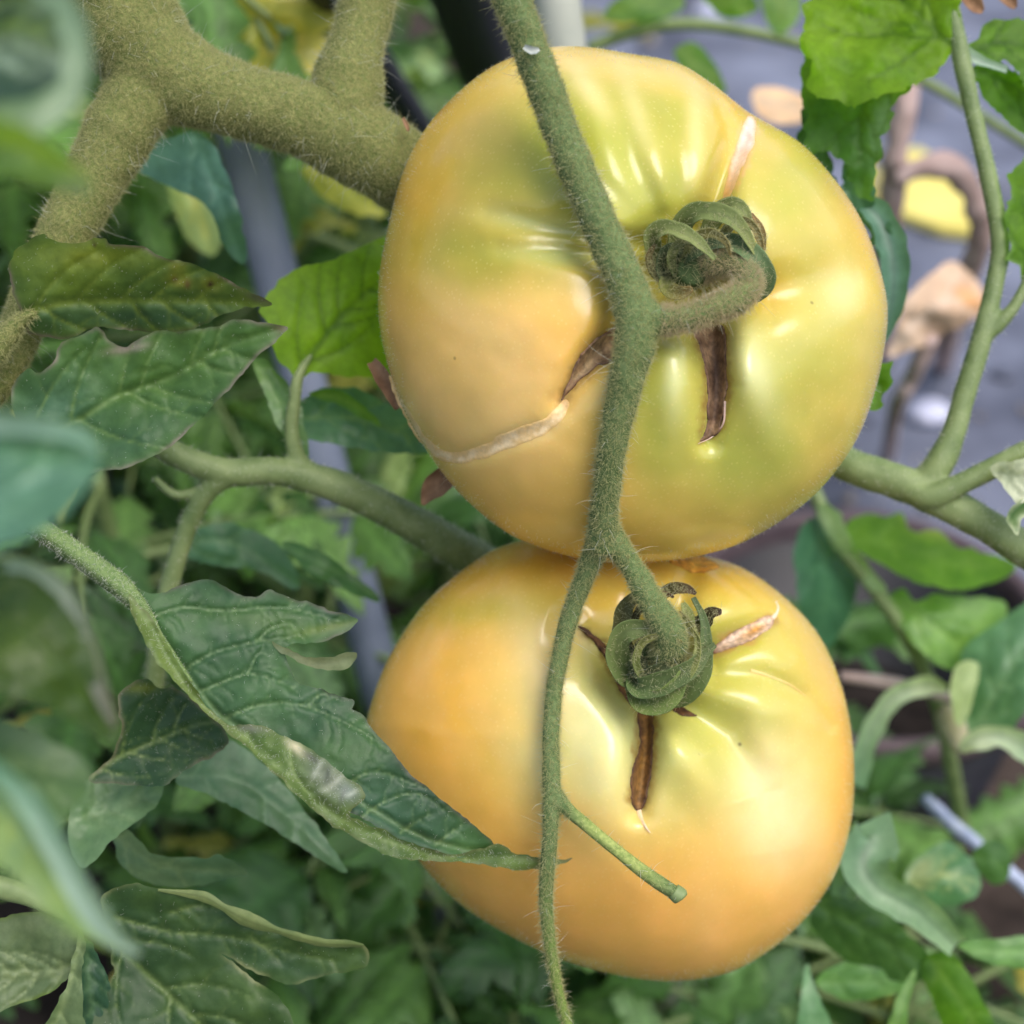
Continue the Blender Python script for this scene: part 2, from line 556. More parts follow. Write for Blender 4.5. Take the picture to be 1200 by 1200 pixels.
def leaf(name, outline, mid, ctrl, parent, mat='leaf', base=(70, 96, 58), base2=(56, 84, 56), vein=(112, 134, 92),
         edge=None, blobs=(), nv=6, reach=0.5, step=3.5, relief=3.0, puff=4.0, under=False, extra=(), seed=1,
         rough_edge=1.2, vein_w=2.2, smooth_outline=True, wav=0.0):
    """a leaf blade from its outline, midrib and depths; outline densified, filled, veined, puckered"""
    ol = catmull(outline, 6, closed=True) if smooth_outline else np.vstack([outline, outline[:1]])
    ol = resample(np.vstack([ol, ol[:1]]), step * 0.8)[:-1, :2]
    nx = vnoise(ol[:, 0], ol[:, 1], 7, seed) * rough_edge
    ny = vnoise(ol[:, 0], ol[:, 1], 7, seed + 1) * rough_edge
    nx = nx + 1.5 * rough_edge * vnoise(ol[:, 0], ol[:, 1], 15, seed + 3); ny = ny + 1.5 * rough_edge * vnoise(ol[:, 0], ol[:, 1], 15, seed + 4)
    ol = ol + np.stack([nx, ny], 1)
    x0, y0 = ol.min(0); x1, y1 = ol.max(0)
    gx, gy = np.meshgrid(np.arange(x0, x1, step), np.arange(y0, y1, step))
    gx = gx + (np.arange(gx.shape[0]) % 2)[:, None] * step / 2
    gx = gx.ravel() + RNG.uniform(-.25, .25, gx.size) * step; gy = gy.ravel() + RNG.uniform(-.25, .25, gy.size) * step
    # inside test
    ins = np.zeros(gx.shape, bool)
    j = len(ol) - 1
    for i in range(len(ol)):
        xi, yi = ol[i]; xj, yj = ol[j]
        if yi != yj:
            cnd = ((yi > gy) != (yj > gy)) & (gx < (xj - xi) * (gy - yi) / (yj - yi) + xi)
            ins ^= cnd
        j = i
    gx, gy = gx[ins], gy[ins]
    dd, _ = seg_dist(gx, gy, np.vstack([ol, ol[:1]]))
    ok = dd > step * 0.55
    gx, gy = gx[ok], gy[ok]
    pts = [Vector((float(a), float(-b))) for a, b in ol] + [Vector((float(a), float(-b))) for a, b in zip(gx, gy)]
    vv, ee, ff, *_ = delaunay_2d_cdt(pts, [], [list(range(len(ol)))], 1, 1e-4)
    u = np.array([p.x for p in vv]); v = np.array([-p.y for p in vv])
    if len(ctrl) <= 3:      # depths known along the midrib only: let both halves fall away a little
        c0_, c1_ = np.array(ctrl[0], float), np.array(ctrl[-1], float)
        dv_ = c1_[:2] - c0_[:2]; ln_ = np.hypot(*dv_); pn_ = np.array([-dv_[1], dv_[0]]) / ln_
        mz_ = np.mean([c[2] for c in ctrl]); mp_ = 0.5 * (c0_[:2] + c1_[:2]); tl_ = 0.14 * ln_ * math.sin(seed * 1.7)
        h_ = 0.3 * ln_
        ctrl = list(ctrl) + [(*(mp_ + pn_ * h_), mz_ - 0.14 * ln_ + tl_), (*(mp_ - pn_ * h_), mz_ - 0.14 * ln_ - tl_)]
    z = tps(ctrl)(u, v)
    dm, tm = seg_dist(u, v, resample(catmull(mid, 8), 4.0))
    veins = side_veins(mid, nv, reach) if nv else []
    veins += [resample(catmull(e, 8), 5.0) for e in extra]
    ds = np.full(u.shape, 1e9)
    for sv in veins:
        d_, t_ = seg_dist(u, v, sv)
        ds = np.minimum(ds, d_ + 5 * t_ * 0.4)
    dt = np.full(u.shape, 1e9)          # third-order veins branching off the side veins
    for sv in veins:
        if len(sv) < 5: continue
        for k_ in range(1, len(sv) - 1, 2 if len(sv) < 12 else 3):
            tg = sv[min(k_ + 1, len(sv) - 1)][:2] - sv[k_ - 1][:2]
            a_ = math.atan2(tg[1], tg[0]) + (0.95 if (k_ % 4) < 2 else -0.95)
            l_ = 16 + 9 * math.sin(k_ * 2.3)
            p_ = sv[k_][:2]
            q_ = p_ + np.array([math.cos(a_), math.sin(a_)]) * l_
            r_ = q_ + np.array([math.cos(a_ + 0.5), math.sin(a_ + 0.5)]) * l_ * 0.6
            d_, t_ = seg_dist(u, v, np.array([p_, q_, r_]))
            dt = np.minimum(dt, d_ + 1.2 * t_)
    de, _ = seg_dist(u, v, np.vstack([ol, ol[:1]]))
    fm = np.exp(-(dm / (vein_w * 1.6)) ** 2) * np.clip(1.3 - tm, 0.3, 1)
    fs = np.exp(-(ds / vein_w) ** 2)
    z = z - relief * (1.4 * np.exp(-(dm / (vein_w * 3)) ** 2) + np.exp(-(ds / (vein_w * 2.0)) ** 2) + 0.4 * np.exp(-(dt / (vein_w * 1.5)) ** 2))
    ur, vr = 0.83 * u - 0.56 * v, 0.56 * u + 0.83 * v
    z = z + puff * vnoise(ur, vr, 30, seed + 2) + 0.25 * puff * vnoise(u * 0.9 + v * 0.5, v * 0.9 - u * 0.5, 13, seed + 3) + 0.07 * puff * vnoise(ur, vr, 5.5, seed + 5)
    if wav:
        z = z + wav * np.exp(-de / 14) * vnoise(u, v, 32, seed + 4)
    P = at(u, v, z)
    b1, b2 = np.array(lin(*base)), np.array(lin(*base2))
    mixv = np.clip(0.5 + 0.7 * vnoise(ur, vr, 60, seed + 5) + 0.3 * vnoise(ur, vr, 17, seed + 6), 0, 1)[:, None]
    col = b1 * mixv + b2 * (1 - mixv)
    for b in blobs:
        g = (gauss(u, v, b[:5]) * b[6])[:, None]
        col = col * (1 - g) + np.array(lin(*b[5])) * g
    fv = np.clip(0.85 * fm + 0.75 * fs + 0.32 * np.exp(-(dt / (vein_w * 0.8)) ** 2), 0, 0.88)[:, None]
    col = col * (1 - fv) + np.array(lin(*vein)) * fv
    if edge is not None:
        g = (np.exp(-(de / 3.0) ** 2) * np.clip(0.45 + 0.8 * vnoise(u, v, 30, seed + 7), 0, 1))[:, None]
        col = col * (1 - g) + np.array(lin(*edge)) * g
    faces = [tuple(reversed(f)) if under else tuple(f) for f in ff]
    return mk(name, P, faces, M[mat], parent, col)

def ribbon(name, P, mat, parent, cup=0.35, twist=0.0, col=(90, 104, 62), col2=None, nw=7, thick=0.0, step=4.0, seed=0, face=None):
    """cupped strip along rows (u, v, z, half width); face = rows of unit vectors the inner side looks along"""
    Q = resample(catmull(P, 12), step)
    ctr = at(Q[:, 0], Q[:, 1], Q[:, 2])
    hw = Q[:, 3] * S * (1 - Q[:, 2] / D)
    tan = np.gradient(ctr, axis=0); tan /= np.linalg.norm(tan, axis=1)[:, None] + 1e-12
    n = len(ctr)
    f = np.array(face if face is not None else -FWD, float)
    V, cc = [], []
    s = np.linspace(-1, 1, nw)
    c1 = np.array(lin(*col)); c2 = np.array(lin(*(col2 or col)))
    for i in range(n):
        nn = f - tan[i] * np.dot(f, tan[i]); nn /= np.linalg.norm(nn) + 1e-12
        a = twist * i / (n - 1)
        bi = np.cross(tan[i], nn)
        n2 = nn * math.cos(a) + bi * math.sin(a); b2 = bi * math.cos(a) - nn * math.sin(a)
        wob = 1 + 0.12 * vnoise(np.array([i * 1.0]), np.array([seed * 3.3]), 3.0, seed % 7)[0]
        V.append(ctr[i] + s[:, None] * b2 * hw[i] * wob + (s ** 2)[:, None] * n2 * hw[i] * cup)
        t = i / (n - 1)
        cc.append(np.tile(c1 * (1 - t) + c2 * t, (nw, 1)) * (1 - 0.25 * (np.abs(s) < 0.2)[:, None]))
    F = np.array([(i * nw + j, i * nw + j + 1, (i + 1) * nw + j + 1, (i + 1) * nw + j) for i in range(n - 1) for j in range(nw - 1)])
    o = mk(name, np.concatenate(V), F, M[mat] if isinstance(mat, str) else mat, parent, np.concatenate(cc))
    if thick:
        so = o.modifiers.new('t', 'SOLIDIFY'); so.thickness = thick * S; so.offset = 0
        ss = o.modifiers.new('b', 'SUBSURF'); ss.levels = 1; ss.render_levels = 1
        bake(o)
    return o

#@@SETTING
# ------------------------------------------------------------------ ground
def sheet(name, mat, x0, x1, y0, y1, z, amp, n=80, seed=0, kind='structure', edge=0.0):
    xs = np.linspace(x0, x1, n); ys = np.linspace(y0, y1, n)
    gx, gy = np.meshgrid(xs, ys)
    gz = z + amp * vnoise(gx, gy, 0.06, seed) + amp * 0.5 * vnoise(gx, gy, 0.02, seed + 1)
    if edge:
        j = np.arange(n)
        gx[:, 0] += edge * vnoise(ys, ys * 0, 0.05, seed + 2); gx[:, -1] += edge * vnoise(ys, ys * 0 + 3, 0.05, seed + 2)
    V = np.stack([gx, gy, gz], -1).reshape(-1, 3)
    i = np.arange(n * n).reshape(n, n)
    F = np.stack([i[:-1, :-1], i[:-1, 1:], i[1:, 1:], i[1:, :-1]], -1).reshape(-1, 4)
    o = mk(name, V, F, mat)
    o['kind'] = kind
    return o

sheet('ground', M['soil'], -60, 60, -60, 60, -0.012, 0.0, 4)
sheet('soil_bed', M['soil'], -2.2, 0.75, -0.6, 2.6, 0.0, 0.006, 160, 3)
sheet('path', M['path'], 0.03, 2.6, 0.62, 3.6, 0.016, 0.001, 100, 5, edge=0.012)

#@@TOMATOES
# ------------------------------------------------------------------ tomatoes
class Fruit:
    def __init__(self, outline, stem, z_rim, H, Hb, grooves, bulges, cavity):
        ol = catmull(outline, 24, closed=True)
        self.ol = ol
        self.Cc = ol.mean(0)
        self.Sx = np.array(stem, float)
        self.z_rim, self.H, self.Hb = z_rim, H, Hb
        self.grooves, self.bulges, self.cavity = grooves, bulges, cavity
        self.lc = self._polar(self.Cc)
        self.ls = self._polar(self.Sx)

    def _polar(self, c):
        d = self.ol - c
        a = np.arctan2(d[:, 1], d[:, 0]); r = np.hypot(d[:, 0], d[:, 1])
        o = np.argsort(a)
        a, r = a[o], r[o]
        return np.concatenate([a - 2 * np.pi, a, a + 2 * np.pi]), np.tile(r, 3)

    def e(self, u, v):
        du, dv = u - self.Cc[0], v - self.Cc[1]
        return np.clip(np.hypot(du, dv) / np.interp(np.arctan2(dv, du), *self.lc), 0, 1)

    def relief(self, u, v, e):
        z = np.zeros(u.shape)
        for b in self.bulges:
            z += gauss(u, v, b) * b[5]
        r = np.hypot(u - self.Sx[0], v - self.Sx[1])
        for dpt, wd in self.cavity:
            z -= dpt * np.exp(-(r / wd) ** 2)
        for g in self.grooves:          # (points, depth0, depth1, width0, width1)
            d, t = seg_dist(u, v, g[0])
            dep = g[1] * (1 - t) + g[2] * t
            wd = g[3] * (1 - t) + g[4] * t
            z -= 1.22 * dep * np.exp(-(d / wd) ** 2)
        z += 1.6 * vnoise(u, v, 55, 11) + 0.5 * vnoise(u, v, 21, 12)
        return z * np.clip((1 - e) / 0.10, 0, 1) ** 0.8

    def z(self, u, v):
        u = np.asarray(u, float); v = np.asarray(v, float)
        e = self.e(u, v)
        return self.z_rim + self.H * np.sqrt(np.clip(1 - e ** 2.15, 0, 1)) + self.relief(u, v, e)

    def build(self, name, parent, colour, nr=230, na=620):
        th = np.linspace(-np.pi, np.pi, na, endpoint=False)
        L = np.interp(th, *self.ls)
        t = np.linspace(0, 1, nr + 1)[1:]
        rho = np.sin(t * np.pi / 2)
        u = self.Sx[0] + rho[:, None] * L * np.cos(th); v = self.Sx[1] + rho[:, None] * L * np.sin(th)
        z = self.z(u, v)
        z[-1] = self.z_rim
        # back half
        tb = np.linspace(1, 0, 61)[1:-1]
        rb = np.sin(tb * np.pi / 2)
        ub = self.Cc[0] + (u[-1] - self.Cc[0])[None] * rb[:, None]; vb = self.Cc[1] + (v[-1] - self.Cc[1])[None] * rb[:, None]
        zb = self.z_rim - self.Hb * np.sqrt(1 - rb ** 2)[:, None] * np.ones(na)
        # the back is laid out as true size, not along the rays
        Pf = at(u, v, z).reshape(-1, 3)
        kk = (1 - self.z_rim / D)
        Xb = (ub - 600) * kk * S; Yb = (600 - vb) * kk * S
        Pb = (CAM + ((D - zb) * S)[..., None] * FWD + Xb[..., None] * RIGHT + Yb[..., None] * UP).reshape(-1, 3)
        c0 = at(self.Sx[0], self.Sx[1], self.z(self.Sx[0:1], self.Sx[1:2])[0])
        cb = CAM + (D - self.z_rim + self.Hb) * S * FWD + (self.Cc[0] - 600) * kk * S * RIGHT + (600 - self.Cc[1]) * kk * S * UP
        V = np.vstack([Pf, Pb, c0[None], cb[None]])
        n = nr + len(tb)
        i = np.arange(n * na).reshape(n, na)
        j = np.roll(i, -1, axis=1)
        F = np.stack([i[:-1], i[1:], j[1:], j[:-1]], -1).reshape(-1, 4)
        F = F[:, ::-1]
        a = len(Pf) + len(Pb)
        tri = [(int(a), int(j[0, q]), int(i[0, q])) for q in range(na)] + [(int(a + 1), int(i[-1, q]), int(j[-1, q])) for q in range(na)]
        U = np.concatenate([u.ravel(), ub.ravel(), [self.Sx[0], self.Cc[0]]]); Vv = np.concatenate([v.ravel(), vb.ravel(), [self.Sx[1], self.Cc[1]]])
        col = colour(U, Vv)
        o = mk(name, V, [tuple(f) for f in F.tolist()] + tri, M['skin'], parent, col)
        return o

    def patch(self, name, outline, parent, mat, c1, c2, lift=1.0, dome=0.0, step=2.0, rim=None, rim_w=3.0, rim_h=1.5, seed=3, lum=10, blobs=()):
        """a scar, crack floor or painted crease shade lying on the skin"""
        ol = resample(np.vstack([catmull(outline, 8, closed=True), outline[:1]]), step)[:-1]
        ol = ol + np.stack([vnoise(ol[:, 0], ol[:, 1], 6, seed), vnoise(ol[:, 0], ol[:, 1], 6, seed + 1)], 1) * 0.9 + np.stack([vnoise(ol[:, 0], ol[:, 1], 13, seed + 2), vnoise(ol[:, 0], ol[:, 1], 13, seed + 3)], 1) * 1.6
        x0, y0 = ol.min(0); x1, y1 = ol.max(0)
        gx, gy = np.meshgrid(np.arange(x0, x1, step), np.arange(y0, y1, step))
        gx = gx.ravel(); gy = gy.ravel()
        ins = np.zeros(gx.shape, bool); j = len(ol) - 1
        for i in range(len(ol)):
            xi, yi = ol[i]; xj, yj = ol[j]
            if yi != yj:
                ins ^= ((yi > gy) != (yj > gy)) & (gx < (xj - xi) * (gy - yi) / (yj - yi) + xi)
            j = i
        dd, _ = seg_dist(gx, gy, np.vstack([ol, ol[:1]]))
        ok = ins & (dd > step * 0.5)
        pts = [Vector((float(a), float(-b))) for a, b in ol] + [Vector((float(a), float(-b))) for a, b in zip(gx[ok], gy[ok])]
        vv, ee, ff, *_ = delaunay_2d_cdt(pts, [], [list(range(len(ol)))], 1, 1e-4)
        u = np.array([p.x for p in vv]); v = np.array([-p.y for p in vv])
        de, _ = seg_dist(u, v, np.vstack([ol, ol[:1]]))
        z = self.z(u, v) + lift + dome * (1 - np.exp(-de / 5)) + rim_h * np.exp(-((de - rim_w) / rim_w) ** 2)
        z += (0.15 if mat == 'scar' else 0.8) * vnoise(u, v, 5, seed + 2) * np.clip(de / 3, 0, 1)
        z = np.where(de < 0.6, z - lift - (0.3 if mat == 'scar' else 1.5) - rim_h * 0.4, z)
        mx = np.clip(0.5 + 0.8 * vnoise(u, v, lum, seed + 3) + 0.4 * vnoise(u, v, 3.5, seed + 4), 0, 1)[:, None]
        col = np.array(lin(*c1)) * (1 - mx) + np.array(lin(*c2)) * mx
        for b in blobs:
            g = (gauss(u, v, b[:5]) * b[6])[:, None]
            col = col * (1 - g) + np.array(lin(*b[5])) * g
        if rim is not None:
            g = (np.exp(-(de / rim_w) ** 2) * 0.85)[:, None]
            col = col * (1 - g) + np.array(lin(*rim)) * g
        return mk(name, at(u, v, z), [tuple(f) for f in ff], M[mat], parent, col)

def colour_fn(base, blobs, seed, scuffs=()):
    def f(u, v):
        col = np.tile(np.array(lin(*base)), (len(u), 1))
        for b in blobs:
            g = gauss(u, v, b[:5]) * b[6]
            g = np.clip(g * (1 + 0.22 * vnoise(u, v, 60, seed) + 0.10 * vnoise(u, v, 22, seed + 1)), 0, 1)[:, None]
            col = col * (1 - g) + np.array(lin(*b[5])) * g
        for ol_, wd_, c_, k_ in scuffs:         # corky, ragged skin along a split
            d_, _ = seg_dist(u, v, np.array(ol_ + ol_[:1], float))
            q_ = d_ + 2.5 * vnoise(u, v, 5, seed + 5) + 3.5 * vnoise(u, v, 14, seed + 6)
            g = (k_ * np.clip(1 - q_ / wd_, 0, 1) ** 1.3)[:, None]
            col = col * (1 - g) + np.array(lin(*c_)) * g
        return col
    return f

OUT1 = [(611, 63), (647, 55), (688, 55), (740, 63), (792, 73), (833, 97), (880, 133), (936, 166), (978, 210), (1009, 257), (1029, 308), (1040, 360),
        (1036, 412), (1024, 463), (1004, 515), (967, 567), (926, 603), (874, 634), (833, 648), (792, 656), (740, 659), (678, 654), (626, 639), (585, 618),
        (533, 572), (492, 515), (466, 463), (447, 396), (443, 339), (451, 283), (471, 205), (497, 153), (533, 112), (572, 81)]
G1 = [([(815, 300), (835, 240), (852, 195), (868, 155), (880, 133)], 46, 9, 24, 12),        # scarred crease, top right
      ([(835, 98), (852, 145), (851, 185), (838, 235), (815, 265)], 5, 12, 8, 14),            # edge of the top lobe
      ([(760, 290), (700, 283), (640, 268), (575, 250)], 30, 5, 20, 16),                       # creases on the left shoulder
      ([(760, 320), (690, 300), (630, 292), (590, 292)], 26, 4, 14, 14),
      ([(770, 345), (725, 395), (690, 430), (660, 470)], 46, 10, 26, 16),                     # split, lower left
      ([(825, 350), (836, 400), (840, 450), (832, 515)], 58, 14, 30, 15),                     # split, straight down
      ([(845, 350), (900, 345), (960, 330), (1010, 322)], 30, 7, 28, 36),                     # right shoulder
      ([(860, 330), (880, 400), (930, 480), (975, 520)], 8, 3, 34, 40),
      ([(660, 470), (640, 500), (600, 515), (560, 530), (530, 536), (500, 515), (472, 470)], 4, 6, 14, 9),
      ([(832, 386), (840, 440), (838, 490), (826, 514)], 15, 5, 13, 7), ([(722, 400), (695, 418), (672, 446), (658, 472)], 13, 4, 14, 6), ([(876, 145), (866, 185), (850, 235)], 5, 5, 7, 6),
      ([(700, 60), (720, 120), (742, 190), (770, 250)], 3, 12, 22, 18), ([(760, 80), (790, 130), (800, 200), (800, 260)], 3, 12, 18, 18), ([(650, 90), (670, 150), (705, 215), (760, 270)], 2, 9, 22, 18)]
B1 = [(735, 170, 90, 85, 0, 16), (690, 110, 30, 60, -35, 5), (815, 170, 26, 70, 0, 6), (940, 230, 62, 80, 25, 16), (880, 440, 34, 80, -22, 24), (790, 450, 28, 70, 4, 16),
      (960, 400, 60, 60, 0, 8), (620, 380, 110, 80, 0, 8), (560, 470, 70, 50, 20, 4), (665, 225, 30, 16, 10, 8), (680, 285, 30, 9, 10, 7)]
C1 = [(900, 390, 170, 250, 0, (194, 184, 92), .95), (720, 170, 170, 120, 0, (198, 186, 90), .8), (500, 250, 50, 140, 12, (226, 174, 72), .85), (1014, 260, 26, 110, -20, (230, 184, 84), .85), (740, 615, 230, 50, 0, (232, 188, 92), .7),
      (600, 430, 130, 110, 0, (232, 194, 118), .9), (665, 392, 44, 44, 0, (228, 178, 76), .7), (560, 500, 90, 50, 10, (236, 202, 128), .6),
      (640, 190, 115, 66, -8, (150, 154, 40), 1.0), (560, 298, 112, 50, 0, (162, 156, 46), 1.0), (700, 150, 75, 95, -15, (166, 168, 58), .95), (790, 175, 62, 100, 0, (170, 168, 60), .95),
      (725, 235, 80, 60, 0, (180, 182, 82), .9), (915, 240, 60, 90, 20, (174, 172, 68), .9), (965, 390, 85, 120, 0, (188, 184, 92), .6), (880, 520, 85, 110, 0, (170, 174, 80), .85),
      (770, 470, 60, 110, 0, (176, 178, 80), .95), (900, 340, 36, 36, 0, (216, 176, 66), .7), (862, 118, 26, 60, 30, (228, 184, 84), .6), (880, 430, 22, 60, -22, (212, 214, 156), .7), (985, 340, 26, 30, 0, (226, 214, 150), .6), (790, 445, 14, 50, 0, (206, 210, 150), .6),  # the small pale blobs paint highlights onto the ridges
      (785, 320, 75, 70, 0, (154, 156, 60), .75), (640, 262, 70, 12, 8, (190, 198, 130), .6), (650, 300, 60, 12, 4, (190, 196, 124), .6), (730, 78, 130, 18, 12, (234, 194, 106), .7), (690, 105, 14, 44, -35, (232, 214, 150), .6), (745, 130, 12, 60, -20, (224, 212, 142), .6), (815, 160, 12, 60, 0, (228, 210, 140), .6)]  # last three: pale highlight stripes painted down the top lobe
SC1 = [([(814, 384), (848, 384), (852, 460), (846, 500), (820, 519), (828, 470), (826, 432)], 8, (150, 122, 62), .8),
       ([(728, 380), (724, 418), (700, 430), (682, 444), (655, 478), (672, 432), (702, 394)], 8, (176, 140, 78), .8),
       ([(877, 135), (886, 140), (885, 165), (874, 190), (846, 243), (858, 185)], 7, (226, 180, 110), .7)]
F1 = Fruit(OUT1, (795, 318), -60, 212, 215, G1, B1, [(62, 44), (22, 95)])
t1 = thing('tomato', 'yellow-green ribbed tomato on top of the other, with brown splits and a white scar line', 'tomato', at(741, 640, -60), 'ripening tomatoes on the truss')
skin1 = F1.build('fruit_body', t1, colour_fn((230, 188, 96), C1, 31, SC1))

OUT2 = [(598, 637), (560, 655), (500, 705), (455, 772), (432, 835), (430, 866), (440, 912), (462, 962), (495, 1014), (540, 1060), (600, 1098), (660, 1125), (720, 1142), (785, 1150),
        (850, 1141), (900, 1115), (942, 1078), (976, 1030), (995, 975), (1001, 920), (998, 860), (985, 800), (960, 745), (922, 702), (875, 668), (830, 652), (760, 636), (700, 628), (640, 628)]
G2 = [([(768, 775), (757, 830), (756, 880), (748, 950)], 62, 16, 26, 14),
      ([(765, 775), (738, 815), (716, 775), (678, 735), (640, 725)], 44, 2, 22, 26),
      ([(770, 775), (830, 760), (870, 742), (912, 718)], 40, 8, 22, 14),
      ([(770, 790), (800, 832), (850, 862), (890, 930), (900, 1000)], 44, 4, 22, 34),
      ([(770, 770), (800, 700), (815, 660)], 30, 8, 20, 16), ([(765, 770), (720, 700), (690, 650)], 28, 6, 26, 30),
      ([(840, 790), (895, 792), (942, 816), (975, 850)], 10, 5, 16, 8), ([(740, 800), (660, 770), (590, 742), (500, 745)], 10, 3, 40, 22), ([(590, 712), (520, 722)], 3, 3, 30, 14), ([(757, 830), (756, 880), (748, 945)], 16, 5, 10, 7), ([(830, 764), (870, 742), (905, 726)], 7, 4, 9, 6)]
B2 = [(690, 800, 50, 36, 20, 14), (715, 900, 34, 80, 8, 18), (800, 880, 34, 62, -32, 22), (930, 770, 40, 26, 25, 12), (905, 830, 40, 22, 25, 10), (560, 735, 60, 22, 0, 6), (640, 800, 22, 80, -25, 6), (860, 700, 40, 24, 30, 8)]
C2 = [(470, 900, 70, 90, 0, (240, 192, 114), .85), (520, 830, 58, 100, 15, (230, 168, 52), .95), (565, 930, 48, 110, -25, (234, 176, 76), .8), (610, 668, 120, 26, -6, (222, 162, 34), .95),
      (600, 712, 120, 24, -4, (178, 160, 42), .95), (785, 825, 195, 150, 0, (196, 194, 108), .97), (700, 860, 68, 118, 10, (208, 212, 150), .9), (640, 790, 26, 95, -22, (232, 210, 146), .7), (850, 765, 98, 80, 20, (178, 178, 74), .9),  # the palest blobs paint soft highlights into the skin of the lobes
      (860, 890, 52, 66, -20, (180, 180, 84), .9), (905, 950, 55, 85, -10, (234, 216, 160), .8), (780, 1070, 210, 56, 0, (236, 180, 92), .9), (640, 1050, 90, 60, 20, (234, 180, 86), .85), (990, 900, 24, 130, 0, (234, 184, 90), .9),
      (840, 668, 90, 26, 12, (220, 178, 48), .85), (720, 700, 80, 40, 0, (222, 182, 66), .75), (765, 785, 70, 60, 0, (158, 158, 66), .7), (660, 1000, 30, 80, 10, (238, 188, 108), .4), (830, 1050, 26, 70, 0, (240, 194, 118), .4)]
SC2 = [([(746, 826), (766, 828), (765, 895), (755, 946), (738, 935), (749, 868)], 8, (150, 116, 56), .8),
       ([(826, 768), (846, 750), (900, 722), (908, 727), (880, 751), (852, 762)], 7, (190, 152, 84), .8),
       ([(676, 732), (708, 752), (736, 808), (750, 828), (728, 812), (702, 760)], 7, (130, 106, 46), .8)]
F2 = Fruit(OUT2, (766, 776), -205, 218, 210, G2, B2, [(66, 44), (24, 100)])
t2 = thing('tomato', 'orange-yellow tomato hanging below the other, leaf tip lying across its lower side', 'tomato', at(715, 1140, -205), 'ripening tomatoes on the truss')
skin2 = F2.build('fruit_body', t2, colour_fn((235, 184, 92), C2, 41, SC2))

# splits and scars, plus crease shade laid on as dark patches
F1.patch('crack_and_crease', [(814, 384), (848, 384), (852, 425), (852, 460), (846, 500), (836, 512), (820, 519), (827, 502), (828, 470), (826, 432)], t1, 'cork', (108, 84, 62), (150, 124, 96), 2, 1, rim=(84, 58, 46), blobs=[(838, 440, 6, 50, 0, (48, 28, 32), .7)])
F1.patch('crack_and_crease', [(728, 380), (724, 418), (700, 430), (682, 444), (662, 468), (655, 478), (662, 456), (672, 432), (682, 412), (702, 394)], t1, 'cork', (150, 124, 94), (178, 154, 116), 2, 1, rim=(110, 78, 64), seed=5)
F1.patch('healed_scar', [(877, 135), (886, 140), (885, 165), (874, 190), (860, 220), (846, 243), (850, 218), (858, 185), (868, 155)], t1, 'scar', (228, 192, 168), (240, 216, 200), 0.8, 0.3, rim=(220, 176, 110), rim_w=3, rim_h=0.2, seed=6, blobs=[(848, 232, 10, 20, 20, (222, 160, 70), .9)])
F1.patch('healed_scar', [(660, 468), (668, 474), (658, 492), (642, 508), (604, 524), (565, 538), (535, 545), (512, 537), (490, 515), (472, 482), (456, 445), (460, 445), (478, 478), (497, 508), (520, 526), (540, 528), (565, 520), (600, 504), (632, 492), (648, 482)], t1,
         'scar', (222, 190, 132), (238, 214, 168), 0.6, 0.0, rim=(228, 188, 112), rim_w=3.0, rim_h=0.2, seed=8, lum=7)
F2.patch('crack_and_crease', [(746, 826), (766, 828), (766, 862), (765, 895), (762, 920), (755, 946), (747, 950), (738, 935), (740, 905), (749, 868)], t2, 'cork', (92, 66, 38), (128, 94, 50), 2, 1, rim=(58, 36, 30), rim_w=4, seed=12, blobs=[(753, 890, 5, 34, 6, (150, 112, 50), .7)])
F2.patch('crack_and_crease', [(826, 768), (846, 750), (876, 731), (900, 722), (908, 727), (902, 738), (880, 751), (852, 762)], t2, 'cork', (196, 172, 150), (224, 206, 192), 2, 1.5, rim=(128, 88, 56), rim_w=2, seed=14, blobs=[(885, 738, 16, 6, -28, (176, 124, 30), .95), (835, 762, 12, 8, -30, (120, 76, 56), .8)])
F2.patch('crack_and_crease', [(772, 652), (800, 650), (822, 650), (842, 662), (832, 670), (815, 672), (795, 664)], t2, 'cork', (206, 146, 40), (226, 176, 66), 1.5, 1, rim=(150, 96, 34), rim_w=2, seed=16)
F2.patch('crack_and_crease', [(676, 732), (690, 738), (708, 752), (722, 778), (736, 808), (750, 828), (742, 832), (728, 812), (714, 782), (702, 760), (686, 744)], t2, 'cork', (70, 44, 30), (112, 78, 48), 1.5, 0.5, rim=(52, 30, 24), rim_w=2, seed=17)  # dark patch that paints shade into the crease beside the calyx
F2.patch('crack_and_crease', [(784, 828), (800, 828), (818, 838), (808, 840), (792, 836)], t2, 'cork', (60, 36, 22), (100, 68, 34), 1.5, 0.5, rim=(50, 28, 20), rim_w=2, seed=18)  # dark arc painted in as the shade of a groove
# thin torn tails of the splits, and one painted crease highlight
def sliver(fr, par, pts, w_, c, lift=2.0):
    P = [(a, b, float(fr.z(np.array([a]), np.array([b]))[0]) + lift, w_ * (1 - 0.8 * i / (len(pts) - 1))) for i, (a, b) in enumerate(pts)]
    return ribbon('torn_skin_and_glint', P, 'scar', par, cup=-0.3, col=c, nw=4, step=2.5)
sliver(F2, t2, [(748, 940), (750, 955), (756, 968), (762, 976)], 3.4, (216, 190, 150))
sliver(F2, t2, [(900, 728), (908, 722), (912, 712), (909, 704)], 3, (226, 206, 180))
sliver(F2, t2, [(880, 786), (900, 792), (925, 802), (945, 816)], 2.2, (226, 196, 120), 1)  # pale strip standing in for the highlight along a crease
sliver(F1, t1, [(850, 470), (848, 495), (836, 511), (818, 520)], 1.6, (196, 168, 150))
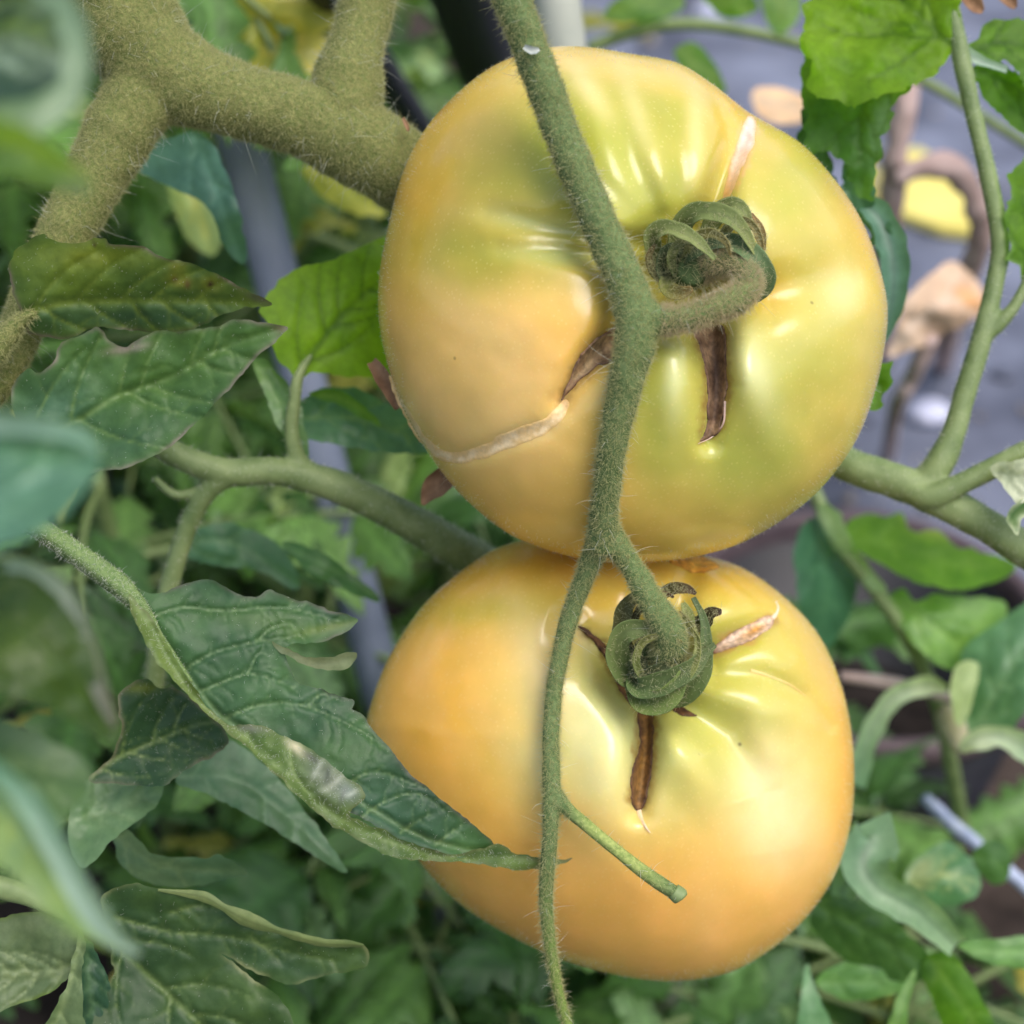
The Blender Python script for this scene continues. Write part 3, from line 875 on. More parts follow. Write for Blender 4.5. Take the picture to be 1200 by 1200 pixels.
# dry scrap of blossom stuck to the left flank and to the belly
ribbon('dry_petal', [(436, 424, -105, 6), (447, 440, -92, 9), (458, 462, -88, 8), (466, 480, -86, 3)], 'dry_brown', t1, cup=0.7, thick=1.0)
ribbon('dry_petal', [(495, 592, -130, 2), (505, 575, -128, 12), (522, 560, -125, 16), (535, 552, -122, 6)], 'dry_brown', t1, cup=0.4, thick=1.0)
hairs('fuzz', skin1, 5000, 2.4, 0.12, M['hair_white'], t1, 0.4, 0.1, 21, keep=lambda u, v, z: (np.abs(z + 60) < 70).astype(float))
hairs('fuzz', skin2, 5000, 2.4, 0.12, M['hair_white'], t2, 0.4, 0.1, 22, keep=lambda u, v, z: (np.abs(z + 205) < 70).astype(float))

# calyx of the upper tomato
def sepal(par, P, c=(98, 108, 62), c2=(110, 116, 72), face=(0.2, -0.7, 0.6), cup=0.5, twist=0.0, seed=0):
    c = tuple(min(255, int(x * 1.2)) for x in c); c2 = tuple(min(255, int(x * 1.2)) for x in c2)
    o = ribbon('sepal', P, 'sepal', par, cup=cup, twist=twist, col=c, col2=c2, nw=7, thick=1.5, step=4.0, seed=seed, face=np.array(face))
    return o
seps1 = [
    sepal(t1, [(778, 316, 112, 8), (766, 298, 130, 11), (764, 276, 148, 11), (784, 268, 166, 10), (812, 280, 176, 8), (838, 304, 178, 3)], seed=1),
    sepal(t1, [(788, 300, 112, 8), (796, 268, 130, 12), (815, 250, 148, 12), (846, 252, 160, 11), (868, 268, 164, 9), (886, 298, 160, 4)], seed=2),
    sepal(t1, [(820, 290, 112, 8), (836, 256, 126, 11), (856, 240, 138, 10), (872, 250, 146, 8), (876, 272, 146, 4)], seed=3),
    sepal(t1, [(822, 300, 118, 8), (846, 284, 140, 10), (872, 292, 158, 13), (892, 314, 162, 13), (896, 334, 150, 11), (884, 350, 132, 6)], (74, 92, 62), (84, 100, 66), seed=4),
    sepal(t1, [(830, 318, 112, 7), (868, 300, 116, 7), (890, 296, 122, 5), (892, 270, 136, 4), (880, 250, 142, 2)], (96, 104, 66), (120, 96, 62), seed=5),
    sepal(t1, [(782, 322, 116, 8), (780, 338, 132, 10), (796, 344, 140, 9), (812, 338, 148, 3)], (104, 118, 62), (124, 100, 66), seed=6),
    sepal(t1, [(790, 312, 118, 9), (800, 300, 136, 11), (830, 286, 146, 10), (856, 286, 150, 5)], (66, 80, 58), (76, 92, 66), seed=7),
    sepal(t1, [(786, 330, 110, 9), (776, 316, 128, 11), (782, 296, 142, 10), (800, 292, 150, 6)], (62, 74, 52), (76, 88, 60), seed=8),
]
seps1 += [
    sepal(t1, [(800, 306, 130, 4), (812, 280, 156, 6), (834, 272, 166, 6), (852, 284, 168, 4), (856, 300, 164, 1.5)], (104, 112, 66), (126, 110, 70), seed=9, twist=1.2),
    sepal(t1, [(790, 322, 128, 4), (786, 302, 150, 6), (798, 286, 160, 6), (820, 290, 166, 5), (834, 306, 166, 1.5)], (84, 96, 58), (110, 104, 64), seed=10, twist=-1.0),
    sepal(t1, [(830, 296, 130, 4), (858, 262, 144, 6), (880, 262, 152, 5), (892, 284, 154, 4), (894, 306, 150, 1.5)], (92, 104, 64), (120, 104, 66), seed=11, twist=0.9),
    sepal(t1, [(776, 330, 120, 4), (764, 318, 134, 5), (760, 300, 140, 4), (768, 286, 144, 1.5)], (80, 84, 52), (100, 84, 56), seed=12),
]
core1 = fused('calyx_core', [[(804, 318, 95, 22), (808, 318, 118, 24), (812, 316, 136, 18)]], M['stem_truss'], t1, 2.2)
for i, s_ in enumerate(seps1):
    hairs('hair', s_, 420, 4.5, 0.2, M['hair'], t1, 0.6, 0.1, 50 + i)
hairs('hair', core1, 500, 10, 0.24, M['hair'], t1, 0.6, 0.1, 60)
# calyx of the lower tomato: sepals rolled into a ball
seps2 = [
    sepal(t2, [(760, 790, -20, 8), (736, 770, 6, 11), (726, 742, 22, 11), (732, 712, 28, 10), (748, 696, 24, 5)], (70, 72, 46), (92, 92, 58), seed=1),
    sepal(t2, [(764, 800, 0, 10), (736, 790, 26, 16), (722, 768, 44, 15), (728, 744, 56, 13), (752, 736, 62, 10), (796, 738, 66, 3)], (88, 100, 58), (84, 94, 56), seed=2),
    sepal(t2, [(740, 790, 20, 6), (746, 806, 44, 12), (776, 800, 64, 14), (808, 784, 70, 12), (826, 766, 60, 6), (838, 755, 48, 3)], (80, 96, 56), (74, 84, 52), seed=3),
    sepal(t2, [(736, 800, 10, 6), (752, 822, 36, 14), (778, 818, 56, 16), (794, 800, 66, 11), (800, 786, 70, 5)], (96, 108, 58), (104, 118, 66), seed=4),
    sepal(t2, [(780, 824, 10, 6), (802, 812, 34, 13), (820, 790, 46, 12), (826, 756, 50, 8), (824, 726, 46, 5), (812, 700, 40, 3)], (92, 106, 60), (70, 82, 54), seed=5),
    sepal(t2, [(800, 740, 0, 6), (822, 728, 18, 11), (832, 718, 28, 8), (846, 717, 32, 3)], (80, 86, 46), (60, 44, 34), seed=6),
    sepal(t2, [(770, 700, 0, 6), (786, 690, 14, 8), (804, 690, 20, 6), (816, 696, 22, 2)], (80, 80, 48), (70, 52, 40), seed=7),
    sepal(t2, [(790, 760, 20, 6), (800, 742, 36, 9), (806, 724, 40, 8), (800, 706, 38, 3)], (104, 118, 68), (112, 116, 70), seed=8),
    sepal(t2, [(744, 760, 10, 8), (746, 780, 34, 12), (760, 790, 46, 11), (784, 778, 56, 6)], (64, 72, 50), (72, 80, 54), seed=9),
]
seps2 += [
    sepal(t2, [(756, 800, 30, 4), (744, 776, 56, 6), (752, 752, 68, 6), (776, 744, 74, 4), (800, 752, 76, 1.5)], (98, 110, 62), (110, 104, 60), seed=10, twist=1.0),
    sepal(t2, [(770, 812, 40, 4), (796, 800, 66, 6), (814, 778, 70, 6), (818, 750, 64, 4), (806, 730, 58, 1.5)], (104, 116, 66), (110, 108, 64), seed=11, twist=-1.1),
    sepal(t2, [(740, 750, 16, 4), (744, 722, 30, 5), (758, 702, 34, 5), (776, 694, 34, 3), (790, 700, 34, 1.5)], (72, 74, 46), (84, 64, 46), seed=12, twist=0.8),
    sepal(t2, [(806, 790, 30, 4), (816, 762, 48, 5), (812, 734, 50, 4), (796, 716, 48, 1.5)], (88, 100, 60), (96, 92, 58), seed=13, twist=1.3),
]
core2 = fused('calyx_core', [[(768, 770, -40, 30), (770, 772, -10, 34), (776, 766, 20, 28)]], M['stem_truss'], t2, 2.2)
for i, s_ in enumerate(seps2):
    hairs('hair', s_, 420, 4.5, 0.2, M['hair'], t2, 0.6, 0.1, 70 + i)
hairs('hair', core2, 400, 9, 0.24, M['hair'], t2, 0.6, 0.1, 80)

#@@STEMS
# ------------------------------------------------------------------ truss stem across both fruits
tr = thing('fruit_truss', 'hairy green truss stem running down in front of both tomatoes', 'fruit stem', at(650, 1195, 60))
truss = fused('stem', [
    [(580, -60, 205, 22.0), (600, 0, 192, 21.7), (634, 90, 178, 21.2), (668, 180, 172, 21.2), (704, 265, 172, 21.2), (735, 335, 174, 23.0), (747, 385, 176, 25.6), (735, 440, 170, 20.3), (718, 520, 142, 16.8), (709, 590, 100, 16.3), (706, 640, 66, 19.5)],
    [(735, 345, 176, 22.0), (762, 372, 178, 18.5), (795, 374, 178, 15.0), (832, 363, 178, 15.5), (862, 350, 176, 16.8), (877, 332, 168, 15.9), (866, 314, 154, 15.0), (842, 310, 138, 15.0), (822, 316, 116, 15.9)],
    [(708, 620, 74, 17.7), (735, 655, 64, 13.7), (755, 690, 66, 15.0), (775, 722, 68, 17.7), (786, 745, 58, 20.3), (782, 768, 34, 20.3), (774, 775, 5, 19.5)],
    [(707, 625, 72, 17.7), (690, 665, 48, 12.3), (670, 715, 26, 11.0), (654, 780, 22, 10.2), (646, 850, 28, 9.7), (646, 920, 32, 10.6), (644, 985, 30, 9.3), (640, 1050, 8, 8.4), (645, 1110, -20, 7.5), (655, 1165, -40, 6.6), (668, 1210, -50, 6.6), (680, 1260, -60, 6.6)],
    [(648, 925, 32, 9.7), (662, 945, 34, 8.4), (700, 978, 40, 7.5), (745, 1015, 46, 8.0), (775, 1036, 48, 8.8), (795, 1049, 50, 8.4)],
], M['stem_truss'], tr, 2.0, 10, lump=0.08)
me = truss.data
vv = np.zeros(len(me.vertices) * 3); me.vertices.foreach_get('co', vv); vv = vv.reshape(-1, 3) + origin_of(tr)
uu, wv_, zz = unproject(vv)
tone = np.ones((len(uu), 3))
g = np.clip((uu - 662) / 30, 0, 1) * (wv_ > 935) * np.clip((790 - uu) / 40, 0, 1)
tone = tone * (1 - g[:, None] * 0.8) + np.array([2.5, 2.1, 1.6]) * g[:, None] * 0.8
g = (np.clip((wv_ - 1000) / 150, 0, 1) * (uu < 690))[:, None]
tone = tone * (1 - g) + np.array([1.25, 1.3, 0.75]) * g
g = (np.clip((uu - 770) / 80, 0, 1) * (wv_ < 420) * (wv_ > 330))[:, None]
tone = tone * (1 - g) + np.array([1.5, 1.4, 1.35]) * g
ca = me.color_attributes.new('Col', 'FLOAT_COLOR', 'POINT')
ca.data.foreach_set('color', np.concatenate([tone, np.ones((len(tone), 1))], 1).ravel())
for o_ in (core1, core2):
    ca = o_.data.color_attributes.new('Col', 'FLOAT_COLOR', 'POINT')
    ca.data.foreach_set('color', np.tile([0.6, 0.65, 0.6, 1.0], len(o_.data.vertices)))
hairs('hair', truss, 46000, 3.2, 0.22, M['hair_fine'], tr, 0.6, 0.1, 31, keep=lambda u, v, z: 1.0 - 0.85 * ((u > 668) & (v > 930)))
hairs('hair', truss, 8000, 6, 0.18, M['hair'], tr, 0.45, 0.15, 32, keep=lambda u, v, z: 1.0 - 0.85 * ((u > 668) & (v > 930)))
hairs('hair', truss, 9000, 5, 0.2, M['hair_tan'], tr, 0.6, 0.1, 33, keep=lambda u, v, z: ((u > 775) & (v < 400)).astype(float))
hairs('hair', truss, 420, 15, 0.2, M['hair_white'], tr, 0.35, 0.1, 34)
tube('broken_tip', [(789, 1044, 50, 9.5), (797, 1050, 50, 11), (799, 1052, 50, 9)], M['stem_pale'], tr, seg=12, step=1.5, lump=0.25)
ribbon('skin_flake', [(614, 55, 208, 3), (624, 60, 209, 5), (632, 58, 207, 2)], 'scar', tr, cup=0.5, col=(150, 158, 150))

# ------------------------------------------------------------------ thick felted stem, top left
tp = thing('tomato_plant', 'thick felted olive stem forking across the upper corner beside the tomatoes', 'plant', at(-60, 520, -60))
thick = fused('stem', [
    [(70, -120, -30, 71.4), (125, -20, -40, 67.7), (162, 48, -50, 62.0), (212, 92, -60, 50.8), (290, 121, -75, 42.3), (350, 138, -85, 43.2), (410, 162, -100, 48.9), (465, 196, -125, 46.1), (530, 245, -175, 43.2), (600, 300, -260, 41.4)],
    [(438, -60, -110, 35.7), (430, 0, -105, 32.9), (419, 45, -100, 32.0), (408, 90, -95, 40.4), (405, 140, -100, 45.1)],
    [(178, 92, -52, 43.2), (145, 145, -50, 41.4), (108, 212, -48, 34.8), (78, 270, -46, 31.0), (42, 345, -44, 26.3), (5, 425, -42, 24.4), (-60, 520, -40, 23.5)],
], M['stem_thick'], tp, 2.6, 7, seg=22, lump=0.06)
hairs('hair', thick, 130000, 3.6, 0.17, M['hair_fine'], tp, 0.7, 0.1, 35)
hairs('hair', thick, 12000, 6, 0.16, M['hair'], tp, 0.6, 0.2, 36)
hairs('hair', thick, 1800, 15, 0.17, M['hair_white'], tp, 0.45, 0.2, 37)
ribbon('dry_scrap', [(76, 30, 26, 4), (84, 36, 32, 6), (92, 40, 30, 3)], M['black'], tp, cup=0.6, nw=4, thick=2)
ribbon('dry_scrap', [(472, 138, -62, 1.5), (476, 146, -60, 3), (479, 154, -62, 1.5)], 'dry_brown', tp, cup=0.6, nw=4, thick=1)
# petiole and the pair of leaflets it carries
pet = tube('petiole', [(-40, 450, 10, 17), (0, 405, 16, 14), (22, 378, 22, 9), (40, 366, 26, 5)], M['stem_thick'], tp, seg=14, step=4)
hairs('hair', pet, 2500, 5, 0.28, M['hair_fine'], tp, 0.7, 0.1, 38)
l1 = leaf('leaflet', [(24, 366), (14, 340), (11, 315), (17, 293), (29, 286), (48, 274), (63, 283), (87, 284), (112, 279), (124, 279), (133, 288), (163, 288), (190, 301), (219, 307), (257, 323), (292, 342), (318, 356),
          (292, 360), (262, 368), (233, 383), (204, 388), (165, 388), (131, 385), (111, 385), (79, 396), (44, 394), (28, 384)],
          [(24, 368), (80, 355), (150, 353), (230, 353), (316, 356)],
          [(24, 368, 26), (100, 354, 22), (200, 353, 24), (316, 356, 10), (48, 278, 58), (130, 285, 62), (220, 308, 48), (60, 394, 0), (140, 386, -8), (230, 384, -6)], tp,
          base=(92, 112, 40), base2=(68, 92, 42), vein=(112, 128, 58), edge=(108, 92, 92),
          blobs=[(150, 372, 120, 14, 0, (52, 80, 58), .9), (60, 375, 50, 18, 0, (60, 88, 52), .8), (110, 300, 50, 14, 0, (116, 122, 36), .6), (207, 312, 10, 7, 0, (120, 118, 36), .8), (210, 328, 14, 8, 10, (124, 122, 40), .9), (206, 328, 3.5, 3.5, 0, (92, 60, 42), .9), (220, 333, 3, 5, 0, (84, 50, 40), .9), (247, 332, 14, 10, 0, (116, 118, 40), .8), (247, 333, 4, 3.4, 20, (60, 28, 32), 1), (111, 286, 2.5, 2.5, 0, (60, 40, 30), 1), (305, 350, 18, 6, 20, (84, 78, 88), .8)], nv=5, reach=0.42, seed=3)  # first two blobs paint the lower half as shaded by its tilt
l2 = leaf('leaflet', [(13, 458), (25, 437), (35, 431), (48, 436), (63, 423), (71, 404), (99, 389), (117, 385), (128, 400), (146, 406), (163, 397), (187, 388), (210, 389), (242, 385), (280, 374), (303, 378), (337, 384),
          (324, 400), (306, 414), (292, 432), (262, 461), (233, 493), (201, 522), (175, 537), (140, 549), (87, 552), (45, 530), (18, 490)],
          [(30, 520), (60, 508), (96, 490), (140, 464), (204, 441), (262, 408), (336, 384)],
          [(30, 520, -6), (96, 490, -14), (204, 438, -12), (336, 384, 4), (48, 436, 14), (117, 386, 10), (187, 388, 4), (280, 376, 10), (90, 550, 18), (175, 535, 14), (262, 460, 6)], tp,
          base=(72, 104, 50), base2=(58, 90, 50), vein=(98, 124, 70), edge=(126, 114, 110),
          blobs=[(60, 480, 60, 40, -20, (74, 108, 92), .7), (150, 520, 90, 26, -30, (56, 88, 66), .7), (150, 408, 22, 5, -10, (168, 150, 150), .8), (330, 385, 10, 5, 0, (96, 74, 66), .9)], nv=6, reach=0.45, seed=9, puff=5, relief=4)
for i, l_ in enumerate((l1, l2)):
    hairs('hair', l_, 200, 2.0, 0.12, M['hair_white'], tp, 0.4, 0.1, 90 + i)
    hairs('hair', l_, 60, 2.6, 0.12, M['hair_white'], tp, 0.8, 0.1, 95 + i)

# ------------------------------------------------------------------ leaf that lies over the lower tomato
hl = thing('tomato_leaf', 'long lobed green leaf with rolled pale margin, tip crossing the lower tomato', 'leaf', at(60, 625, 40))
FOLD = [(178, 728), (200, 762), (228, 808), (265, 846), (300, 850), (330, 860), (372, 884), (418, 922), (424, 932), (430, 946), (470, 978), (525, 999), (560, 990), (584, 990)]
zf = lambda a: 60 + (a - 150) * 0.12
hero = leaf('blade', [(150, 690), (182, 697), (205, 687), (232, 679), (255, 682), (275, 695), (300, 700), (315, 692), (340, 700), (380, 712), (420, 727), (402, 741), (370, 753), (338, 757),
             (336, 770), (344, 788), (352, 800), (380, 810), (413, 820), (412, 831), (430, 845), (445, 865), (459, 880), (480, 905), (510, 930), (540, 955), (565, 975), (584, 991), (605, 1000), (640, 1006),
             (600, 1008), (560, 1003), (525, 1004), (470, 986), (425, 958), (395, 945), (365, 915), (322, 880), (290, 862), (260, 852), (226, 815), (197, 768), (174, 732), (160, 708)],
             [(150, 692), (176, 728), (215, 785), (262, 842), (330, 880), (420, 940), (520, 990), (640, 1006)],
             [(150, 692, 62), (200, 760, 62), (262, 842, 64), (400, 935, 82), (520, 996, 46), (640, 1006, 2), (232, 682, 40), (315, 696, 26), (420, 727, 8), (345, 785, 40), (412, 825, 44), (460, 880, 60), (540, 956, 42), (300, 780, 56)], hl,
             base=(64, 98, 58), base2=(50, 82, 56), vein=(112, 136, 98), edge=(84, 84, 76),
             blobs=[(440, 950, 60, 26, 30, (54, 88, 70), .7), (490, 920, 60, 12, 42, (36, 62, 46), .7), (320, 730, 90, 14, 10, (72, 100, 48), .6), (385, 735, 40, 5, -12, (104, 118, 48), .5), (290, 820, 60, 40, 20, (70, 104, 66), .6)],
             nv=0, extra=[[(180, 722), (215, 712), (265, 716), (330, 712), (400, 728)], [(215, 785), (250, 765), (300, 752), (352, 745)], [(235, 810), (290, 790), (330, 800), (350, 812)], [(262, 842), (310, 825), (360, 828), (420, 855), (455, 880)],
                          [(395, 925), (440, 905), (500, 925)], [(420, 960), (450, 940), (490, 930), (530, 958)], [(470, 975), (490, 962), (510, 952)], [(300, 752), (320, 735), (345, 730)], [(290, 790), (300, 770), (310, 758)], [(360, 828), (380, 812), (400, 822)], [(510, 990), (530, 975), (545, 965)]],
             seed=21, puff=4.5, relief=4.5, vein_w=1.8, step=3.0, wav=7)
roll = leaf('rolled_margin', [(152, 694), (178, 728), (200, 762), (228, 808), (262, 846), (300, 850), (332, 862), (372, 884), (418, 920), (428, 934), (410, 955), (440, 970), (475, 984), (530, 1000), (582, 990), (605, 1001), (640, 1006), (673, 1005), (655, 1012), (630, 1018), (590, 1017), (540, 1010), (480, 1008), (450, 1000),
             (410, 980), (380, 960), (350, 935), (325, 910), (300, 885), (270, 860), (240, 835), (210, 805), (180, 770), (165, 740), (153, 715)],
             [(153, 700), (180, 745), (225, 815), (275, 855), (330, 900), (400, 960), (480, 995), (560, 1004), (673, 1006)],
             [(153, 694, 72), (200, 762, 84), (262, 846, 88), (330, 862, 102), (424, 930, 104), (530, 1000, 60), (673, 1006, 4), (165, 740, 88), (210, 805, 98), (300, 885, 112), (380, 960, 106), (480, 1008, 78), (590, 1017, 22), (340, 895, 122), (400, 940, 118)], hl,
             base=(90, 112, 56), base2=(78, 100, 56), vein=(116, 134, 84), edge=(96, 104, 66),
             blobs=[(385, 912, 32, 18, 42, (134, 140, 130), .9), (408, 928, 16, 10, 40, (116, 126, 124), .9), (347, 876, 14, 6, 40, (206, 196, 170), .95), (365, 888, 12, 4, 35, (96, 94, 92), .85), (372, 902, 3, 14, 30, (176, 180, 172), .8), (384, 908, 2.5, 12, 10, (92, 98, 92), .8), (394, 916, 3, 12, 50, (180, 184, 178), .8), (402, 932, 2.5, 12, 20, (98, 104, 100), .8), (412, 930, 3, 8, 60, (176, 180, 176), .8), (380, 925, 3, 10, 70, (160, 166, 150), .7), (290, 853, 24, 6, 5, (126, 122, 120), .7), (190, 760, 14, 50, -30, (128, 146, 72), .6), (240, 830, 20, 30, -45, (134, 150, 70), .5), (550, 993, 22, 4, -15, (190, 190, 176), .8), (668, 1006, 10, 5, 0, (96, 60, 48), .9)],  # thin light and dark blobs paint wrinkle shading on the damaged patch
             nv=0, extra=[[(178, 735), (205, 785), (250, 838), (290, 858)], [(290, 858), (300, 880), (330, 905)], [(340, 880), (345, 905), (370, 945)], [(440, 975), (500, 1000), (560, 1008)]], seed=31, puff=6, relief=3.5, step=2.6, wav=6)
leaf('curled_lobe', [(318, 752), (335, 760), (355, 769), (385, 771), (415, 764), (414, 777), (398, 785), (372, 783), (350, 776), (328, 764)], [(325, 758), (370, 777), (412, 772)], [(320, 754, 50), (335, 762, 52), (375, 770, 62), (415, 766, 54), (372, 783, 48)], hl, base=(150, 158, 128), base2=(128, 138, 108), vein=(160, 166, 140), nv=0, seed=5, puff=3)
pt = tube('petiole', [(-30, 590, 70, 12), (30, 610, 66, 12), (70, 635, 62, 12.5), (110, 664, 60, 12.5), (140, 686, 60, 13), (165, 712, 62, 9), (190, 748, 60, 4), (225, 800, 60, 2)], M['stem_truss'], hl, seg=16, step=4, ridges=0.08, col=(1.15, 1.2, 1.15))
hairs('hair', pt, 3000, 3, 0.16, M['hair_white'], hl, 0.6, 0.1, 97)
hairs('hair', hero, 350, 2.2, 0.12, M['hair_white'], hl, 0.5, 0.1, 98)
hairs('hair', roll, 900, 3, 0.14, M['hair_white'], hl, 0.6, 0.1, 99)
l3 = leaf('leaflet', [(139, 832), (140, 811), (160, 798), (176, 798), (186, 806), (205, 806), (240, 830), (268, 866), (250, 887), (227, 897), (200, 915), (182, 920), (140, 920), (102, 914), (128, 890), (142, 855)],
          [(102, 914), (135, 890), (180, 870), (230, 850), (268, 845)], [(102, 914, -30), (170, 872, -42), (240, 846, -50), (160, 800, -18), (140, 832, -14), (200, 916, -30), (250, 887, -40)], hl,
          base=(56, 86, 50), base2=(44, 72, 46), vein=(112, 130, 78), edge=(120, 116, 96), blobs=[(162, 806, 20, 6, 0, (116, 124, 52), .8)], nv=4, reach=0.5, seed=41, vein_w=1.6)
hairs('hair', l3, 250, 2.2, 0.13, M['hair_white'], hl, 0.5, 0.1, 100)

#@@LEAVES
# ------------------------------------------------------------------ leaf in the lower left corner
bl = thing('tomato_leaf', 'broad dark leaf with rolled upper edge in the lower corner below the long leaf', 'leaf', at(60, 1230, 0))
b1 = leaf('blade', [(118, 1060), (130, 1042), (158, 1034), (190, 1042), (225, 1046), (262, 1060), (290, 1074), (330, 1088), (372, 1102), (402, 1104), (426, 1106), (432, 1124), (424, 1135), (392, 1140), (360, 1150), (335, 1152), (305, 1142), (276, 1126), (258, 1119),
            (276, 1130), (296, 1148), (322, 1163), (336, 1182), (344, 1215), (330, 1260), (220, 1280), (120, 1260), (100, 1210), (130, 1150), (128, 1100)],
            [(125, 1090), (150, 1120), (190, 1158), (240, 1205), (300, 1250)],
            [(125, 1090, 6), (190, 1158, -8), (300, 1250, -10), (158, 1036, 20), (262, 1062, 12), (372, 1104, -4), (426, 1118, -14), (335, 1152, -18), (258, 1119, -2), (322, 1165, 4), (340, 1215, 6), (110, 1210, 24)], bl,
            base=(66, 90, 44), base2=(50, 76, 44), vein=(104, 122, 72), edge=(124, 128, 90), blobs=[(330, 1130, 60, 14, 14, (46, 74, 48), .7)],
            nv=3, reach=0.45, extra=[[(135, 1075), (200, 1092), (270, 1098), (340, 1116), (400, 1128)], [(200, 1070), (230, 1062), (260, 1066)], [(295, 1100), (320, 1118), (330, 1130)]], seed=51, puff=5, relief=4, wav=6)
ribbon('rolled_margin', [(185, 1043, 22, 1.5), (215, 1047, 26, 4), (240, 1052, 28, 7), (262, 1064, 27, 5), (280, 1074, 28, 9), (298, 1082, 24, 10), (322, 1090, 20, 5), (350, 1099, 14, 6), (380, 1106, 8, 6), (405, 1107, 3, 6), (426, 1108, -4, 2)], 'leaf', bl, cup=-0.3, twist=0.5, col=(118, 130, 84), col2=(104, 118, 72), nw=7, step=3, seed=3)
hairs('hair', b1, 250, 2.2, 0.12, M['hair_white'], bl, 0.5, 0.1, 101)
b2 = leaf('leaflet', [(-40, 1085), (0, 1076), (38, 1067), (80, 1076), (98, 1096), (90, 1118), (78, 1150), (50, 1166), (10, 1182), (-40, 1195)], [(100, 1128), (60, 1138), (0, 1140), (-40, 1148)],
          [(98, 1110, 30), (40, 1070, 22), (-30, 1085, 10), (30, 1140, 14), (10, 1180, 30), (-40, 1190, 26)], bl, base=(112, 126, 92), base2=(94, 112, 76), vein=(136, 148, 110), edge=(110, 128, 60), nv=5, reach=0.5, seed=61, relief=5)
b3 = leaf('leaflet', [(98, 1100), (112, 1112), (128, 1150), (138, 1185), (138, 1240), (92, 1240), (94, 1180), (90, 1140)], [(100, 1105), (104, 1150), (112, 1230)], [(98, 1100, 36), (104, 1160, 30), (112, 1235, 26), (136, 1190, 8), (92, 1190, 44)], bl,
          base=(46, 80, 58), base2=(40, 70, 52), vein=(80, 108, 78), nv=3, seed=71)
b4 = leaf('leaflet', [(92, 1095), (100, 1105), (96, 1150), (92, 1240), (20, 1240), (60, 1190), (78, 1150)], [(94, 1100), (80, 1160), (50, 1240)], [(94, 1098, 40), (80, 1160, 50), (92, 1200, 44), (30, 1235, 40)], bl,
          base=(98, 116, 78), base2=(86, 106, 70), vein=(130, 144, 100), nv=3, seed=72)
st_ = tube('petiole', [(-40, 1030, 40, 16), (20, 1045, 36, 13), (70, 1065, 30, 10), (115, 1084, 22, 8)], M['stem_pale'], bl, seg=12, step=4)

# ------------------------------------------------------------------ loose leaves close to the lens, left edge
fg = thing('tomato_leaf', 'curled pale leaf close to the lens in the upper corner, out of focus', 'leaf', at(-80, 200, 920))
leaf('leaflet', [(-90, 120), (-30, 130), (30, 150), (70, 178), (104, 208), (100, 226), (70, 222), (30, 216), (-20, 206), (-90, 190)], [(-90, 155), (0, 170), (100, 216)], [(-90, 155, 920), (0, 170, 940), (100, 216, 900), (0, 140, 960), (0, 212, 920)], fg,
     'leaf_soft', base=(124, 158, 84), base2=(110, 146, 80), vein=(150, 175, 130), nv=3, seed=2, step=5, blobs=[(95, 214, 24, 16, 0, (160, 176, 180), .8)])
ribbon('curled_margin', [(30, -30, 870, 16), (72, 0, 890, 16), (92, 50, 905, 17), (88, 100, 915, 18), (58, 132, 925, 20), (10, 146, 930, 22), (-60, 146, 930, 20)], 'leaf_soft', fg, cup=0.4, col=(128, 152, 132), col2=(136, 158, 130), nw=9, step=6)
leaf('leaflet', [(-80, -60), (20, -50), (70, 0), (84, 60), (70, 110), (20, 130), (-80, 140)], [(-80, 40), (0, 40), (80, 50)], [(-80, 40, 855), (80, 50, 870), (0, -40, 840), (0, 125, 880), (0, 40, 830)], fg,
     'leaf_soft', base=(74, 102, 88), base2=(52, 78, 64), vein=(150, 172, 160), nv=4, reach=0.6, seed=4, step=5, relief=14, vein_w=7, puff=10)
fg2 = thing('tomato_leaf', 'smooth blue-green leaf close to the lens at the edge, beside the leaf pair', 'leaf', at(-90, 580, 870))
leaf('leaflet', [(-90, 478), (0, 488), (50, 492), (96, 508), (116, 530), (104, 570), (70, 606), (28, 632), (-20, 646), (-90, 660)], [(-90, 600), (0, 580), (112, 530)], [(-90, 600, 870), (0, 585, 880), (112, 530, 870), (0, 490, 840), (-20, 645, 900)], fg2,
     'leaf_soft', base=(90, 132, 112), base2=(80, 120, 98), vein=(120, 160, 148), nv=3, seed=6, step=5, blobs=[(60, 530, 50, 20, 10, (86, 130, 92), .7)])
ribbon('curled_margin', [(-90, 484, 852, 12), (0, 496, 862, 14), (50, 500, 868, 13), (96, 512, 874, 9), (116, 530, 876, 4)], 'leaf_soft', fg2, cup=0.3, col=(150, 166, 164), col2=(104, 142, 128), nw=7, step=6)
fg3 = thing('tomato_leaf', 'dark green drooping leaf with a pale rim close to the lens', 'leaf', at(-90, 760, 780))
leaf('leaflet', [(-90, 640), (0, 656), (50, 668), (84, 700), (106, 752), (118, 800), (136, 846), (134, 872), (112, 862), (70, 836), (0, 812), (-90, 800)], [(-90, 710), (0, 720), (70, 770), (134, 862)], [(-90, 710, 770), (0, 720, 780), (70, 775, 780), (134, 862, 750), (30, 665, 750), (0, 810, 800)], fg3,
     'leaf_soft', base=(72, 94, 34), base2=(58, 84, 34), vein=(80, 104, 44), nv=3, seed=8, step=5)
ribbon('curled_margin', [(-20, 656, 752, 8), (40, 666, 756, 10), (80, 696, 760, 11), (104, 750, 762, 10), (116, 800, 760, 10), (136, 850, 752, 5)], 'leaf_soft', fg3, cup=0.5, col=(150, 170, 160), col2=(120, 116, 110), nw=7, step=6)
fg4 = thing('tomato_leaf', 'long pale yellow-green leaf hanging close to the lens above the corner leaf', 'leaf', at(-90, 950, 830))
